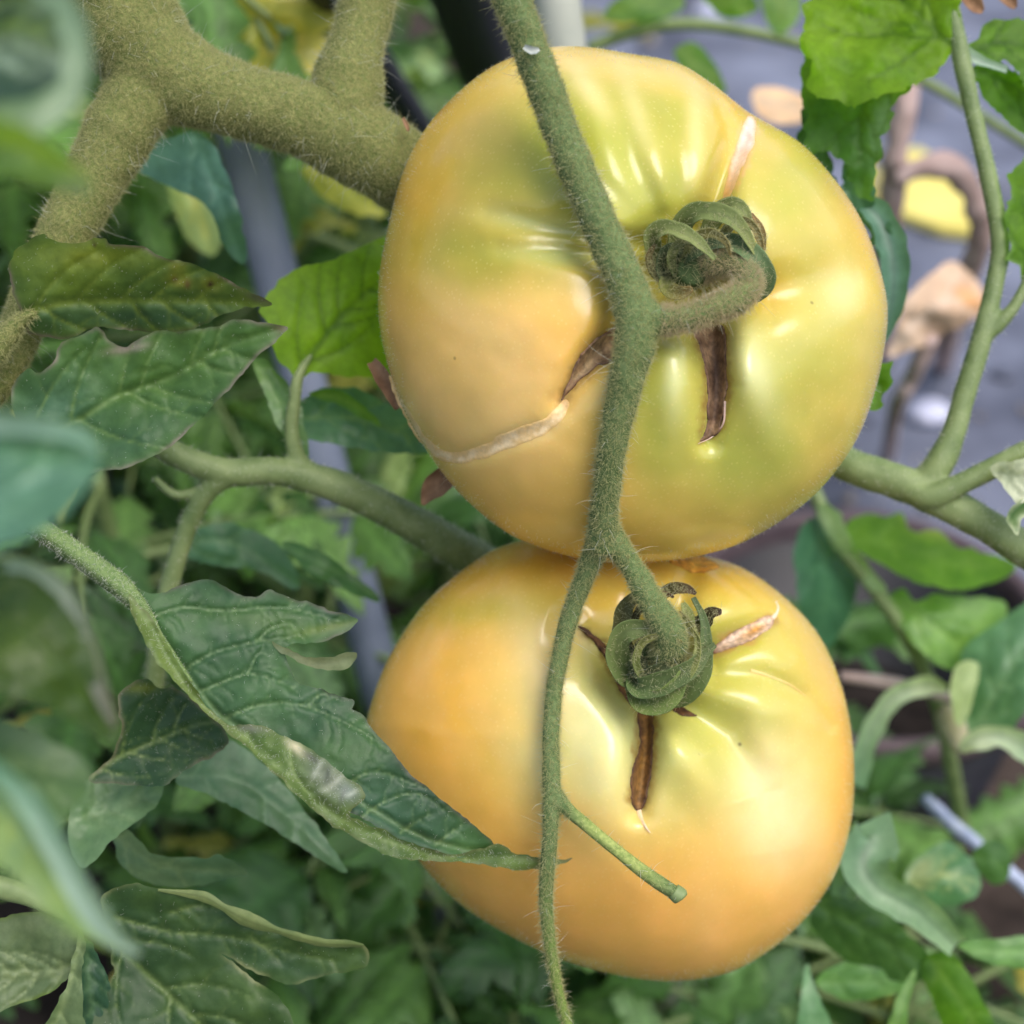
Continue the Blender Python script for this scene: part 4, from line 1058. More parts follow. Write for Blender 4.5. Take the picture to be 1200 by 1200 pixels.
leaf('leaflet', [(-90, 850), (-20, 880), (30, 930), (62, 980), (92, 1040), (126, 1085), (162, 1116), (130, 1112), (92, 1098), (50, 1066), (0, 1016), (-90, 980)], [(-90, 900), (0, 940), (70, 1030), (160, 1114)], [(-90, 900, 810), (0, 945, 830), (70, 1030, 840), (160, 1114, 820), (40, 940, 800), (40, 1056, 860)], fg4,
     'leaf_soft', base=(134, 156, 96), base2=(118, 146, 90), vein=(120, 160, 140), nv=2, seed=10, step=5)
ribbon('curled_margin', [(-30, 880, 818, 10), (30, 932, 830, 15), (66, 990, 840, 16), (98, 1050, 844, 15), (130, 1092, 840, 12), (164, 1118, 830, 5)], 'leaf_soft', fg4, cup=0.4, col=(100, 140, 120), col2=(140, 162, 156), nw=7, step=6)
leaf('leaflet', [(-90, 820), (-10, 838), (50, 862), (96, 890), (106, 920), (80, 960), (40, 990), (-10, 960), (-90, 940)], [(-90, 880), (0, 895), (104, 915)], [(-90, 880, 700), (0, 890, 710), (104, 915, 680), (0, 840, 670), (30, 985, 730)], fg4,
     'leaf_soft', base=(88, 120, 66), base2=(72, 104, 58), vein=(120, 146, 100), nv=4, seed=12, step=5, blobs=[(60, 880, 60, 16, 24, (140, 160, 128), .7)])

# ------------------------------------------------------------------ branch behind the fruit, left, with the backlit leaf
lb = thing('tomato_vine', 'smooth green branch passing behind the tomatoes with one glowing backlit leaf', 'vine', at(190, 720, -240))
vine_l = fused('stem', [
    [(150, 500, -200, 13), (205, 532, -215, 15), (262, 553, -228, 17), (320, 552, -240, 17), (385, 566, -255, 19), (455, 598, -285, 21), (520, 634, -320, 23), (590, 676, -370, 25), (680, 740, -440, 25)],
    [(375, 562, -252, 14), (350, 540, -245, 11), (342, 505, -235, 9), (345, 470, -228, 8), (350, 440, -228, 7), (366, 414, -236, 5), (390, 384, -246, 4)],
    [(268, 556, -228, 15), (245, 572, -232, 13), (222, 612, -245, 12), (200, 680, -265, 12), (185, 760, -300, 12), (175, 900, -380, 12)],
    [(232, 575, -232, 6), (205, 580, -228, 6), (180, 560, -224, 5)],
], M['stem_pale'], lb, 3.0, 8)
hairs('hair', vine_l, 2500, 5, 0.22, M['hair_white'], lb, 0.5, 0.1, 110)
leaf('leaf', [(346, 442), (322, 412), (312, 380), (304, 362), (322, 336), (350, 314), (388, 304), (420, 290), (452, 276), (500, 262), (530, 300), (520, 380), (480, 436), (440, 442), (400, 440), (368, 436)],
     [(352, 440), (368, 412), (402, 368), (450, 326), (510, 290)], [(352, 440, -224), (402, 368, -234), (510, 290, -290), (312, 375, -215), (350, 315, -235), (452, 276, -285), (440, 440, -255), (520, 380, -310)], lb,
     'leaf_thin', base=(136, 172, 50), base2=(122, 160, 46), vein=(84, 118, 36), nv=5, reach=0.5, seed=81, puff=3, vein_w=2.4)
leaf('leaf', [(298, 430), (312, 424), (350, 470), (362, 540), (350, 560), (335, 520)], [(300, 428), (330, 480), (352, 556)], [(300, 428, -250), (352, 556, -260), (340, 480, -240)], lb, 'leaf_soft', base=(106, 140, 96), base2=(94, 128, 84), vein=(130, 160, 110), nv=2, seed=82, step=4)
leaf('leaf', [(352, 470), (400, 452), (450, 470), (500, 500), (520, 530), (460, 530), (400, 522), (356, 510)], [(352, 490), (420, 492), (520, 528)], [(352, 490, -330), (420, 480, -330), (520, 528, -370), (400, 522, -310)], lb, 'leaf_soft', base=(98, 140, 112), base2=(84, 126, 100), vein=(118, 152, 110), nv=3, seed=83, step=4)
leaf('leaf', [(360, 462), (392, 458), (420, 472), (450, 500), (425, 492), (395, 474)], [(362, 462), (400, 468), (448, 498)], [(360, 462, -300), (450, 500, -300), (400, 464, -285)], lb, 'leaf_soft', base=(92, 136, 54), base2=(84, 126, 50), vein=(120, 150, 80), nv=0, seed=84, step=4)
leaf('leaf', [(205, 912), (240, 880), (270, 866), (320, 905), (368, 962), (408, 1022), (372, 1006), (300, 960), (240, 930)], [(208, 910), (290, 920), (406, 1020)], [(208, 910, -170), (290, 925, -180), (406, 1020, -200), (270, 868, -210)], lb, 'leaf_soft', base=(104, 138, 112), base2=(92, 128, 100), vein=(122, 154, 128), nv=3, seed=85, step=4)
leaf('leaf', [(100, 915), (180, 918), (192, 926), (176, 950), (130, 985), (100, 1018), (84, 1000), (80, 950)], [(90, 960), (130, 950), (190, 928)], [(90, 960, -60), (190, 928, -90), (120, 985, -40)], lb, 'leaf_soft', base=(112, 142, 104), base2=(100, 132, 92), vein=(130, 156, 120), nv=3, seed=86, step=4)
leaf('leaf', [(130, 970), (150, 972), (180, 1000), (230, 1005), (262, 1003), (292, 1024), (260, 1030), (215, 1040), (165, 1030), (140, 1010)], [(135, 980), (190, 1015), (290, 1024)], [(135, 975, -150), (200, 1012, -130), (290, 1024, -150), (215, 1040, -170)], lb, 'leaf_soft', base=(116, 146, 132), base2=(84, 120, 104), vein=(140, 164, 150), nv=2, seed=87, step=4)
leaf('leaf', [(150, 190), (225, 155), (252, 175), (275, 230), (290, 290), (284, 310), (262, 286), (240, 240)], [(226, 158), (255, 230), (284, 308)], [(226, 158, -380), (284, 308, -380), (250, 240, -350)], lb, 'leaf_soft', base=(84, 124, 112), base2=(72, 110, 100), vein=(100, 140, 130), nv=2, seed=88, step=4)

# ------------------------------------------------------------------ vine on the right
rv = thing('tomato_vine', 'green forked vine with bright backlit leaves standing clear of the path', 'vine', at(1240, 690, -250))
vine_r = fused('stem', [
    [(900, 480, -330, 22), (985, 540, -262, 21), (1045, 562, -240, 21), (1095, 582, -228, 22), (1150, 612, -224, 20), (1215, 652, -228, 22), (1290, 690, -240, 22)],
    [(1078, 572, -232, 16), (1100, 545, -226, 18), (1118, 505, -222, 14), (1134, 450, -220, 13), (1152, 390, -220, 12.5), (1166, 330, -222, 11), (1172, 285, -222, 11), (1160, 215, -224, 10.5), (1140, 130, -228, 10), (1126, 65, -230, 11), (1116, 15, -232, 10), (1105, -60, -240, 9)],
    [(1148, 398, -220, 10), (1172, 378, -214, 9), (1194, 350, -208, 7), (1215, 300, -205, 5)],
    [(1062, 574, -226, 13), (1090, 582, -210, 14), (1130, 565, -200, 13), (1180, 540, -192, 13), (1260, 500, -185, 13)],
], M['stem_pale'], rv, 2.8, 9)
hairs('hair', vine_r, 3500, 4, 0.22, M['hair_white'], rv, 0.5, 0.1, 111)
leaf('leaf', [(1118, 50), (1126, 20), (1120, -20), (1080, -60), (1000, -60), (975, -10), (950, 0), (944, 40), (946, 90), (965, 120), (1010, 120), (1060, 105), (1095, 85)],
     [(1112, 50), (1080, 22), (1040, -20), (1000, -60)], [(1112, 50, -222), (1080, 20, -226), (1000, -60, -262), (946, 60, -226), (1060, 105, -196), (1126, 10, -206)], rv, 'leaf_thin', base=(128, 166, 38), base2=(114, 152, 34), vein=(82, 118, 30), nv=4, reach=0.6, extra=[[(1088, 28), (1050, 40), (1000, 42), (960, 28)], [(1098, 40), (1060, 70), (1010, 100)]], seed=91, rough_edge=3.6, puff=11, vein_w=3.0, wav=14)
leaf('leaf', [(950, 60), (1000, 70), (1060, 85), (1070, 100), (1050, 120), (1040, 150), (1030, 190), (1022, 235), (1010, 232), (1000, 215), (985, 190), (970, 175), (945, 180), (942, 120)], [(1050, 90), (1010, 130), (1010, 228)],
     [(1050, 90, -228), (1010, 140, -240), (1010, 228, -262), (945, 170, -262), (945, 80, -258), (1040, 150, -235)], rv, 'leaf_thin', base=(110, 148, 44), base2=(84, 126, 60), vein=(70, 106, 40), nv=3, seed=92, rough_edge=3.2, puff=10, blobs=[(1035, 140, 14, 50, 10, (130, 160, 140), .6)])
leaf('leaf', [(942, 110), (975, 130), (990, 170), (985, 230), (1010, 260), (1030, 300), (1050, 380), (1058, 300), (1036, 250), (1024, 230), (1010, 150), (990, 110)], [(950, 115), (990, 190), (1050, 370)],
     [(950, 115, -290), (990, 190, -275), (1050, 375, -310), (1030, 260, -290)], rv, 'leaf_soft', base=(72, 112, 80), base2=(84, 126, 100), vein=(110, 150, 130), nv=3, seed=93, rough_edge=3.2, puff=12)
leaf('leaf', [(940, 120), (964, 140), (975, 200), (990, 235), (968, 240), (940, 225)], [(945, 130), (960, 180), (985, 235)], [(945, 130, -270), (985, 235, -280), (945, 220, -300)], rv, 'leaf_soft', base=(62, 100, 62), base2=(72, 112, 76), vein=(90, 130, 100), nv=2, seed=94, rough_edge=3.2)
ribbon('leaf', [(1008, 235, -300, 10), (1030, 255, -290, 16), (1046, 300, -286, 18), (1046, 350, -290, 14), (1034, 400, -300, 4)], 'leaf_soft', rv, cup=0.5, col=(100, 138, 124), col2=(84, 122, 110), nw=9)
leaf('leaf', [(1130, 62), (1150, 40), (1170, 20), (1215, 28), (1260, 40), (1260, 110), (1200, 100), (1180, 70), (1150, 75)], [(1132, 62), (1180, 50), (1260, 70)], [(1132, 62, -240), (1200, 30, -260), (1260, 70, -260), (1200, 98, -230)], rv, 'leaf_thin', base=(112, 152, 56), base2=(96, 136, 50), vein=(70, 108, 36), nv=3, seed=95, rough_edge=3.2)
leaf('leaf', [(1140, 78), (1170, 76), (1205, 90), (1260, 120), (1260, 190), (1190, 150), (1150, 110)], [(1140, 78), (1195, 105), (1260, 150)], [(1140, 78, -236), (1260, 150, -250), (1190, 150, -270)], rv, 'leaf_thin', base=(98, 140, 52), base2=(84, 126, 52), vein=(66, 104, 40), nv=3, seed=96, rough_edge=3.2)
ribbon('petiole', [(1124, 60, -230, 12), (1134, 64, -228, 8), (1150, 72, -228, 6), (1180, 82, -230, 4)], 'leaf_soft', rv, cup=0.4, col=(150, 172, 160), nw=5)
leaf('leaf', [(1204, 345), (1188, 310), (1178, 265), (1182, 220), (1196, 190), (1240, 150), (1290, 220), (1260, 320)], [(1206, 345), (1215, 280), (1240, 200)], [(1206, 345, -206), (1180, 260, -200), (1240, 160, -220), (1280, 240, -230)], rv, 'leaf_thin', base=(104, 146, 36), base2=(92, 132, 40), vein=(66, 104, 30), edge=(140, 170, 120), nv=4, seed=97, rough_edge=3.2)
leaf('leaf', [(1160, 552), (1172, 543), (1198, 538), (1240, 535), (1240, 580), (1210, 582), (1192, 592), (1176, 570)], [(1162, 556), (1200, 560), (1240, 558)], [(1162, 555, -150), (1200, 545, -140), (1200, 585, -135), (1240, 560, -150)], rv, 'leaf', base=(196, 200, 182), base2=(176, 182, 160), vein=(150, 158, 136), nv=4, seed=98, puff=3)
leaf('leaf', [(1192, 590), (1214, 582), (1250, 590), (1250, 620), (1205, 604), (1194, 626), (1186, 622), (1180, 608)], [(1188, 620), (1200, 598), (1250, 600)], [(1188, 620, -140), (1205, 598, -146), (1250, 600, -160)], rv, 'leaf', base=(70, 110, 50), base2=(60, 98, 50), vein=(110, 134, 90), edge=(190, 196, 170), nv=2, seed=99)
leaf('leaf', [(1015, 430), (1040, 426), (1047, 424), (1044, 440), (1046, 448), (1036, 462), (1034, 476), (1026, 482), (1005, 470)], [(1015, 440), (1030, 450), (1034, 476)], [(1015, 440, -200), (1046, 430, -200), (1028, 480, -190)], rv, 'leaf_thin', base=(96, 140, 36), base2=(86, 128, 34), vein=(70, 108, 30), nv=2, seed=89)
leaf('leaf', [(330, 640), (352, 636), (400, 662), (446, 704), (404, 692), (360, 668)], [(332, 640), (385, 665), (444, 702)], [(332, 640, -420), (385, 665, -400), (444, 702, -420)], lb, 'leaf_soft', base=(84, 128, 76), base2=(74, 116, 64), vein=(110, 146, 100), nv=0, seed=75, step=4)
leaf('leaf', [(200, 640), (260, 612), (330, 640), (350, 690), (300, 668), (240, 660)], [(204, 642), (270, 636), (348, 686)], [(204, 642, -520), (270, 636, -500), (348, 686, -520)], lb, 'leaf_soft', base=(92, 134, 104), base2=(80, 120, 90), vein=(120, 152, 120), nv=2, seed=76, step=4)
ribbon('dry_tip', [(1130, -4, -235, 8), (1142, 8, -234, 10), (1152, 14, -234, 3)], 'dry_brown', rv, cup=0.8, nw=5, thick=1)
ribbon('dry_tip', [(1172, -6, -235, 8), (1184, 4, -234, 8), (1190, 10, -234, 2)], 'dry_brown', rv, cup=0.8, nw=5, thick=1)

#@@BACKGROUND
# ------------------------------------------------------------------ stakes and hoses behind
def run_to_ground(P, extra_up=300):
    """extend a straight run (u,v,z) both ways: down to the soil, up past the frame"""
    a = at(*P[0]); b = at(*P[-1])
    d = (b - a) / np.linalg.norm(b - a)
    if d[2] > 0: d = -d; a, b = b, a
    e = b + d * max(0.0, (b[2] + 0.02) / max(-d[2], 0.15))
    s = a - d * extra_up * S
    return s, e
def straight(name, P, r, mat, label, cat, seg=20, tie=None):
    s, e = run_to_ground(P)
    o = thing(name, label, cat, e)
    k = int(np.linalg.norm(e - s) / 0.02)
    q = [np.concatenate([np.array(unproject(s + (e - s) * i / k)), [0]]) for i in range(k + 1)]
    for x in q: x[3] = r / (1 - x[2] / D)
    tube('pole', q, mat, o, seg=seg, step=12, lump=0.02)
    return o
straight('plant_stake', [(240, 0, -1150), (420, 700, -1450)], 46, M['stake'], 'blue-grey leaning stake behind the thick stem and the leaf pair', 'stake')
straight('plant_stake', [(652, 0, -760), (795, 1190, -1300)], 40, M['stake_pale'], 'pale grey stake hidden behind both tomatoes, its top beside the truss stem', 'stake')
straight('black_pipe', [(548, 0, -1100), (690, 440, ground_hit(690, 440) + 30)], 66, M['black'], 'black pipe behind the top of the upper tomato', 'pipe')
straight('black_pipe', [(372, -30, -900), (600, 310, ground_hit(600, 310) + 30)], 36, M['black'], 'thinner black pipe crossing behind the upright fork of the thick stem', 'pipe')

# ------------------------------------------------------------------ leafy plants behind, built from a few leaflets
def leaflet_mesh(name, seed, lobes=4, width=0.33, fold=0.5, droop=0.35, curl=0.4):
    rg = np.random.default_rng(seed)
    nl, nw = 26, 9
    t = np.linspace(0, 1, nl)
    wd = width * np.sin(np.pi * np.clip(t, 0, 1) ** 0.72) ** 0.9
    ph = rg.random() * 6
    saw = np.abs(((t * lobes + ph) % 1.0) - 0.25)
    wl = wd * (1 - 0.75 * saw * np.sin(np.pi * t) + 0.05 * rg.normal(size=nl))
    saw2 = np.abs(((t * lobes + ph + 0.45) % 1.0) - 0.25)
    wr = wd * (1 - 0.75 * saw2 * np.sin(np.pi * t) + 0.05 * rg.normal(size=nl))
    s = np.linspace(-1, 1, nw)
    V, cc = [], []
    bend = rg.normal(0, 0.12)
    for i in range(nl):
        hw = np.where(s < 0, wl[i], wr[i])
        x = s * hw + bend * t[i] ** 2
        y = t[i] + 0.10 * np.abs(s) * (1 - t[i])
        z = fold * np.abs(s) * hw - droop * t[i] ** 2 + curl * 0.12 * np.sin(9 * t[i] + 2 * np.sign(s) + ph) * np.abs(s) ** 2 - curl * (np.abs(s) ** 3) * hw
        z = z - 0.012 * np.cos(26 * (t[i] - 0.35 * np.abs(s)))
        V.append(np.stack([x, np.full(nw, 0) + y, z], 1))
        ve = np.maximum(np.exp(-(s / 0.12) ** 2), 0.55 * np.clip(np.cos(26 * (t[i] - 0.35 * np.abs(s))) * 3 - 2.1, 0, 1))
        b = 1 + 0.5 * ve + 0.12 * rg.normal(size=nw)
        cc.append(np.stack([b, b, b * 1.02], 1))
    F = [(i * nw + j, i * nw + j + 1, (i + 1) * nw + j + 1, (i + 1) * nw + j) for i in range(nl - 1) for j in range(nw - 1)]
    me = bpy.data.meshes.new(name)
    me.from_pydata(np.concatenate(V).tolist(), [], F)
    me.polygons.foreach_set('use_smooth', np.ones(len(me.polygons), bool))
    a = me.color_attributes.new('Col', 'FLOAT_COLOR', 'POINT')
    c4 = np.ones((nl * nw, 4)); c4[:, :3] = np.concatenate(cc)
    a.data.foreach_set('color', c4.ravel())
    me.materials.append(M['leaf_far'])
    return me
LM = [leaflet_mesh('leaflet', 100 + i, random.choice([4, 5, 6]), random.uniform(.24, .36), random.uniform(.1, .8), random.uniform(.1, .6), random.uniform(.2, 1.1)) for i in range(12)]

def rachis_mesh(seed):
    rg = random.Random(seed)
    n, seg = 12, 6
    V, F = [], []
    for i in range(n):
        t = i / (n - 1)
        c = Vector((0.05 * math.sin(3 * t), t, 0.12 * math.sin(2.2 * t) - 0.22 * t * t))
        r = 0.017 * (1 - 0.6 * t)
        for j in range(seg):
            a = 2 * math.pi * j / seg
            V.append((c.x + r * math.cos(a), c.y, c.z + r * math.sin(a)))
    for i in range(n - 1):
        for j in range(seg):
            F.append((i * seg + j, i * seg + (j + 1) % seg, (i + 1) * seg + (j + 1) % seg, (i + 1) * seg + j))
    me = bpy.data.meshes.new('leaf')
    me.from_pydata(V, [], F)
    me.polygons.foreach_set('use_smooth', np.ones(len(me.polygons), bool))
    me.materials.append(M['stem_pale'])
    return me
RM = [rachis_mesh(i) for i in range(3)]

def add_leaf(root, base, direc, length, rg, n_pairs=2, roll=0.0):
    """compound leaf: rachis with leaflets; base in world metres"""
    o = bpy.data.objects.new('leaf', rg.choice(RM))
    C.objects.link(o)
    o.parent = root
    d = Vector(direc).normalized()
    up = Vector((0, 0, 1))
    x = d.cross(up)
    if x.length < 1e-3: x = Vector((1, 0, 0))
    x.normalize(); zax = x.cross(d)
    m = Matrix((x, d, zax)).transposed().to_4x4()
    m = m @ Matrix.Rotation(roll, 4, 'Y')
    m.translation = Vector(base) - root.location
    o.matrix_local = m @ Matrix.Scale(length, 4)
    spots = [(1.0, 0, 0.46)]
    for k in range(n_pairs):
        t = 0.42 + 0.5 * k / max(1, n_pairs) + rg.uniform(-.04, .04)
        for sgn in (-1, 1):
            spots.append((t + rg.uniform(-.05, .05), sgn, rg.uniform(.30, .46)))
    for t, sgn, sz in spots:
        c = bpy.data.objects.new('leaflet', rg.choice(LM))
        C.objects.link(c)
        c.parent = o
        loc = Vector((0.05 * math.sin(3 * t), min(t, 1.0), 0.12 * math.sin(2.2 * t) - 0.22 * t * t))
        rz = -sgn * rg.uniform(0.7, 1.3) + rg.uniform(-.25, .25)
        mm = Matrix.Translation(loc) @ Matrix.Rotation(rz, 4, 'Z') @ Matrix.Rotation(rg.uniform(-.7, .25), 4, 'X') @ Matrix.Rotation(rg.uniform(-.6, .6), 4, 'Y') @ Matrix.Scale(sz, 4)
        c.matrix_local = mm
    return o

def plant(label, pts, n_leaves, seed, size=(0.09, 0.15), tmin=0.12, aim=None, r0=6.5, group='leafy plants behind the fruit'):
    """pts: world polyline of the stem from the ground up"""
    rg = random.Random(seed)
    pts = np.array(pts, float)
    o = thing('tomato_plant', label, 'plant', pts[0], group)
    Q = catmull(pts, 10)
    q = []
    for i, p in enumerate(Q):
        u_, v_, z_ = unproject(p)
        q.append((u_, v_, z_, (r0 - 4.0 * i / len(Q)) * 0.001 / S / (1 - z_ / D)))
    tube('stem', q, M['stem_pale'], o, seg=10, step=14, lump=0.04)
    for k in range(n_leaves):
        t = tmin + (1 - tmin) * (k + rg.random()) / n_leaves
        p = Q[min(len(Q) - 1, int(t * (len(Q) - 1)))]
        a = k * 2.399 + rg.uniform(-.5, .5)
        d = Vector((math.cos(a), math.sin(a), rg.uniform(-.15, .55)))
        if aim is not None:
            d = d + Vector(aim)
        add_leaf(o, p, d, rg.uniform(*size), rg, 3, rg.uniform(-.4, .4))
    return o

def gp(u, d):
    """ground-plan point: photo column u at horizontal distance d"""
    return (u - 600) / D * d * 1.15, d
def up_stem(u, d, h, lean=(0, 0), seed=0):
    rg = random.Random(seed)
    x, y = gp(u, d)
    return [(x, y, -0.01), (x + lean[0] * .3 + rg.uniform(-.01, .01), y + lean[1] * .3, h * .33), (x + lean[0] * .7, y + lean[1] * .7 + rg.uniform(-.01, .01), h * .68), (x + lean[0], y + lean[1], h)]

plant('leafy plant behind the leaf pair at the left edge', up_stem(-40, 0.48, 0.46, (0.0, 0.02), 1), 22, 11)
plant('leafy plant just behind the blue-grey leaning stake', up_stem(230, 0.66, 0.55, (-.02, 0.0), 2), 24, 12)
plant('tall leafy plant behind the upper corner fork', up_stem(60, 0.80, 0.66, (0.03, 0.0), 3), 24, 13, (0.10, 0.16))
plant('leafy plant behind the gap between stake and tomatoes', up_stem(450, 0.72, 0.50, (-.02, 0.03), 4), 22, 14)
plant('low leafy plant under the long rolled leaf', up_stem(330, 0.42, 0.20, (0.0, 0.0), 5), 18, 15, (0.07, 0.12))
plant('low leafy plant under the lower corner leaves', up_stem(90, 0.42, 0.22, (0.0, 0.0), 6), 16, 16, (0.07, 0.11))
plant('low leafy plant below the lower tomato', up_stem(640, 0.42, 0.15, (0.0, 0.0), 7), 16, 17, (0.07, 0.12))
plant('low leafy plant beside the lower tomato, under the black pot', up_stem(930, 0.34, 0.09, (0.0, -0.02), 8), 13, 18, (0.07, 0.11))
plant('low leafy plant filling the lower right corner', up_stem(1190, 0.35, 0.10, (0.0, -0.02), 9), 15, 19, (0.07, 0.11))
plant('leafy plant far behind the black pipes at the top', up_stem(430, 1.15, 0.62, (0.0, 0.0), 10), 20, 20, (0.10, 0.16))
plant('small leafy plant on the far edge of the path behind the pale stake top', up_stem(760, 1.7, 0.36, (0.0, 0.0), 21), 14, 21, (0.10, 0.16))
plant('far leafy plant at the left edge of the path', up_stem(230, 1.35, 0.70, (0.0, 0.0), 22), 20, 22, (0.10, 0.16))
plant('slim leafy plant between the corner leaves and the stake', up_stem(160, 0.52, 0.36, (0.02, 0.0), 23), 18, 23, (0.08, 0.12))

plant('low leafy plant at the foot of the blue-grey stake', up_stem(420, 0.36, 0.13, (0.0, 0.0), 27), 16, 27, (0.07, 0.11))
plant('low leafy plant directly below the hanging truss end', up_stem(600, 0.34, 0.10, (0.0, 0.0), 28), 14, 28, (0.07, 0.10))
plant('leafy plant between the pale stake foot and the pot', up_stem(800, 0.40, 0.10, (0.0, 0.0), 29), 14, 29, (0.07, 0.10))
plant('broad leafy plant between the thick stem and the far path plants', up_stem(330, 0.92, 0.56, (0.0, 0.0), 24), 24, 24, (0.10, 0.15))
plant('short leafy plant at the foot of the left edge', up_stem(-20, 0.62, 0.34, (0.02, 0.0), 25), 20, 25, (0.09, 0.13))
plant('short leafy plant behind the lower tomato on the left', up_stem(500, 0.52, 0.24, (0.0, 0.0), 26), 18, 26, (0.08, 0.12))

# ------------------------------------------------------------------ hand-placed blurred leaves behind
yl = thing('tomato_leaf', 'yellowing leaf glowing behind the thick stem at the top', 'leaf', at(320, 90, -1000))
for k, (o_, m_, c_) in enumerate([
    ([(255, -30), (330, -40), (392, 0), (386, 34), (336, 46), (280, 34)], [(258, 0), (320, 8), (388, 20)], (200, 188, 84)),
    ([(292, 58), (340, 40), (392, 48), (396, 90), (350, 108), (306, 92)], [(296, 72), (340, 70), (392, 70)], (206, 192, 88)),
    ([(262, 24), (300, 26), (322, 60), (300, 88), (270, 66)], [(276, 26), (294, 50), (302, 84)], (170, 172, 64)),
    ([(330, 140), (370, 175), (420, 205), (452, 250), (400, 246), (352, 200)], [(334, 146), (385, 205), (446, 246)], (186, 186, 96)),
    ([(190, 190), (232, 200), (262, 250), (250, 300), (214, 270)], [(196, 194), (230, 240), (248, 296)], (150, 172, 110))]):
    leaf('leaflet', o_, m_, [(m_[0][0], m_[0][1], -1000), (m_[1][0], m_[1][1], -980), (m_[2][0], m_[2][1], -1010)], yl, 'leaf_soft', base=c_, base2=tuple(int(x * .9) for x in c_), vein=(170, 170, 80), nv=2, seed=k + 3, step=6)
tube('petiole', [(320, 180, -1040, 6), (330, 110, -1020, 6), (320, 60, -1000, 5), (300, 20, -1000, 4)], M['stem_pale'], yl, seg=8)

mr = thing('tomato_plant', 'plant with two broad green leaves spread over the black pot', 'plant', at(1130, 980, -1500))
tube('stem', [(930, 520, -900, 8), (958, 585, -880, 9), (985, 640, -870, 9), (1025, 690, -880, 9), (1062, 745, -900, 9), (1100, 830, -1050, 9), (1130, 980, -1500, 9)], M['stem_pale'], mr, seg=10)
leaf('leaf', [(985, 632), (1000, 606), (1040, 604), (1058, 600), (1068, 622), (1100, 622), (1120, 640), (1150, 646), (1192, 662), (1168, 682), (1120, 690), (1070, 682), (1030, 660)], [(986, 632), (1060, 642), (1120, 664), (1190, 664)],
     [(986, 632, -860), (1090, 652, -840), (1190, 664, -860), (1050, 604, -900), (1110, 690, -800)], mr, 'leaf_thin', base=(98, 142, 38), base2=(88, 130, 38), vein=(110, 150, 60), nv=4, seed=111, step=5, blobs=[(1090, 615, 30, 12, 20, (170, 180, 100), .6)])
leaf('leaf', [(1040, 700), (1060, 690), (1072, 704), (1100, 696), (1140, 700), (1178, 706), (1172, 740), (1150, 770), (1120, 786), (1090, 772), (1060, 740)], [(1042, 702), (1090, 732), (1140, 772)],
     [(1042, 702, -890), (1095, 735, -860), (1140, 772, -880), (1170, 710, -900)], mr, 'leaf_soft', base=(98, 142, 58), base2=(112, 154, 74), vein=(130, 168, 90), nv=4, seed=112, step=5)
leaf('leaf', [(935, 625), (955, 606), (980, 612), (1000, 650), (1002, 700), (985, 740), (960, 768), (942, 730), (932, 670)], [(958, 608), (968, 680), (962, 765)], [(958, 608, -900), (968, 690, -870), (962, 766, -900), (1000, 690, -930)], mr, 'leaf_soft', base=(62, 108, 82), base2=(54, 98, 72), vein=(80, 126, 96), nv=3, seed=113, step=5)
leaf('leaf', [(960, 590), (985, 600), (1000, 640), (1040, 690), (1020, 690), (985, 650), (965, 620)], [(962, 592), (990, 640), (1038, 690)], [(962, 592, -860), (990, 635, -840), (1038, 690, -860)], mr, 'leaf_soft', base=(140, 164, 120), base2=(124, 150, 104), vein=(150, 172, 130), nv=0, seed=114, step=5)
leaf('leaf', [(1130, 760), (1170, 730), (1215, 700), (1250, 740), (1220, 800), (1190, 850), (1150, 880), (1128, 830)], [(1140, 860), (1180, 790), (1230, 720)], [(1140, 860, -800), (1180, 790, -780), (1230, 720, -820), (1130, 780, -830)], mr, 'leaf_soft', base=(92, 134, 100), base2=(80, 122, 82), vein=(120, 154, 120), nv=3, seed=115, step=5)
leaf('leaf', [(1115, 790), (1140, 774), (1148, 790), (1140, 820), (1128, 850), (1118, 840)], [(1142, 776), (1132, 810), (1122, 846)], [(1142, 776, -740), (1132, 810, -730), (1122, 846, -740)], mr, 'leaf_soft', base=(164, 178, 130), base2=(150, 168, 118), vein=(170, 184, 140), nv=0, seed=116, step=5)

cr = thing('tomato_plant', 'plant with pale curled leaves beside the lower tomato, lower right', 'plant', at(1140, 1200, -900))
ribbon('leaf', [(985, 1050, -480, 12), (1000, 1010, -470, 26), (1022, 980, -460, 30), (1012, 1010, -440, 28), (1030, 1040, -430, 22), (1075, 1066, -430, 20), (1120, 1108, -440, 14)], 'leaf_soft', cr, cup=0.6, col=(112, 146, 122), col2=(136, 164, 130), nw=9, step=5, seed=5)
leaf('leaf', [(950, 1060), (990, 1030), (1040, 1070), (1080, 1110), (1100, 1140), (1050, 1150), (1000, 1130), (960, 1100)], [(955, 1060), (1020, 1095), (1098, 1138)], [(955, 1060, -520), (1020, 1095, -510), (1098, 1138, -530)], cr, 'leaf_soft', base=(74, 112, 52), base2=(64, 100, 50), vein=(96, 132, 74), nv=3, seed=121, step=5)
leaf('leaf', [(955, 1150), (1000, 1125), (1060, 1130), (1110, 1120), (1080, 1150), (1040, 1168), (990, 1172)], [(958, 1152), (1030, 1150), (1108, 1122)], [(958, 1152, -560), (1030, 1150, -540), (1108, 1122, -560)], cr, 'leaf_soft', base=(98, 142, 78), base2=(110, 152, 90), vein=(130, 168, 110), nv=2, seed=122, step=5)
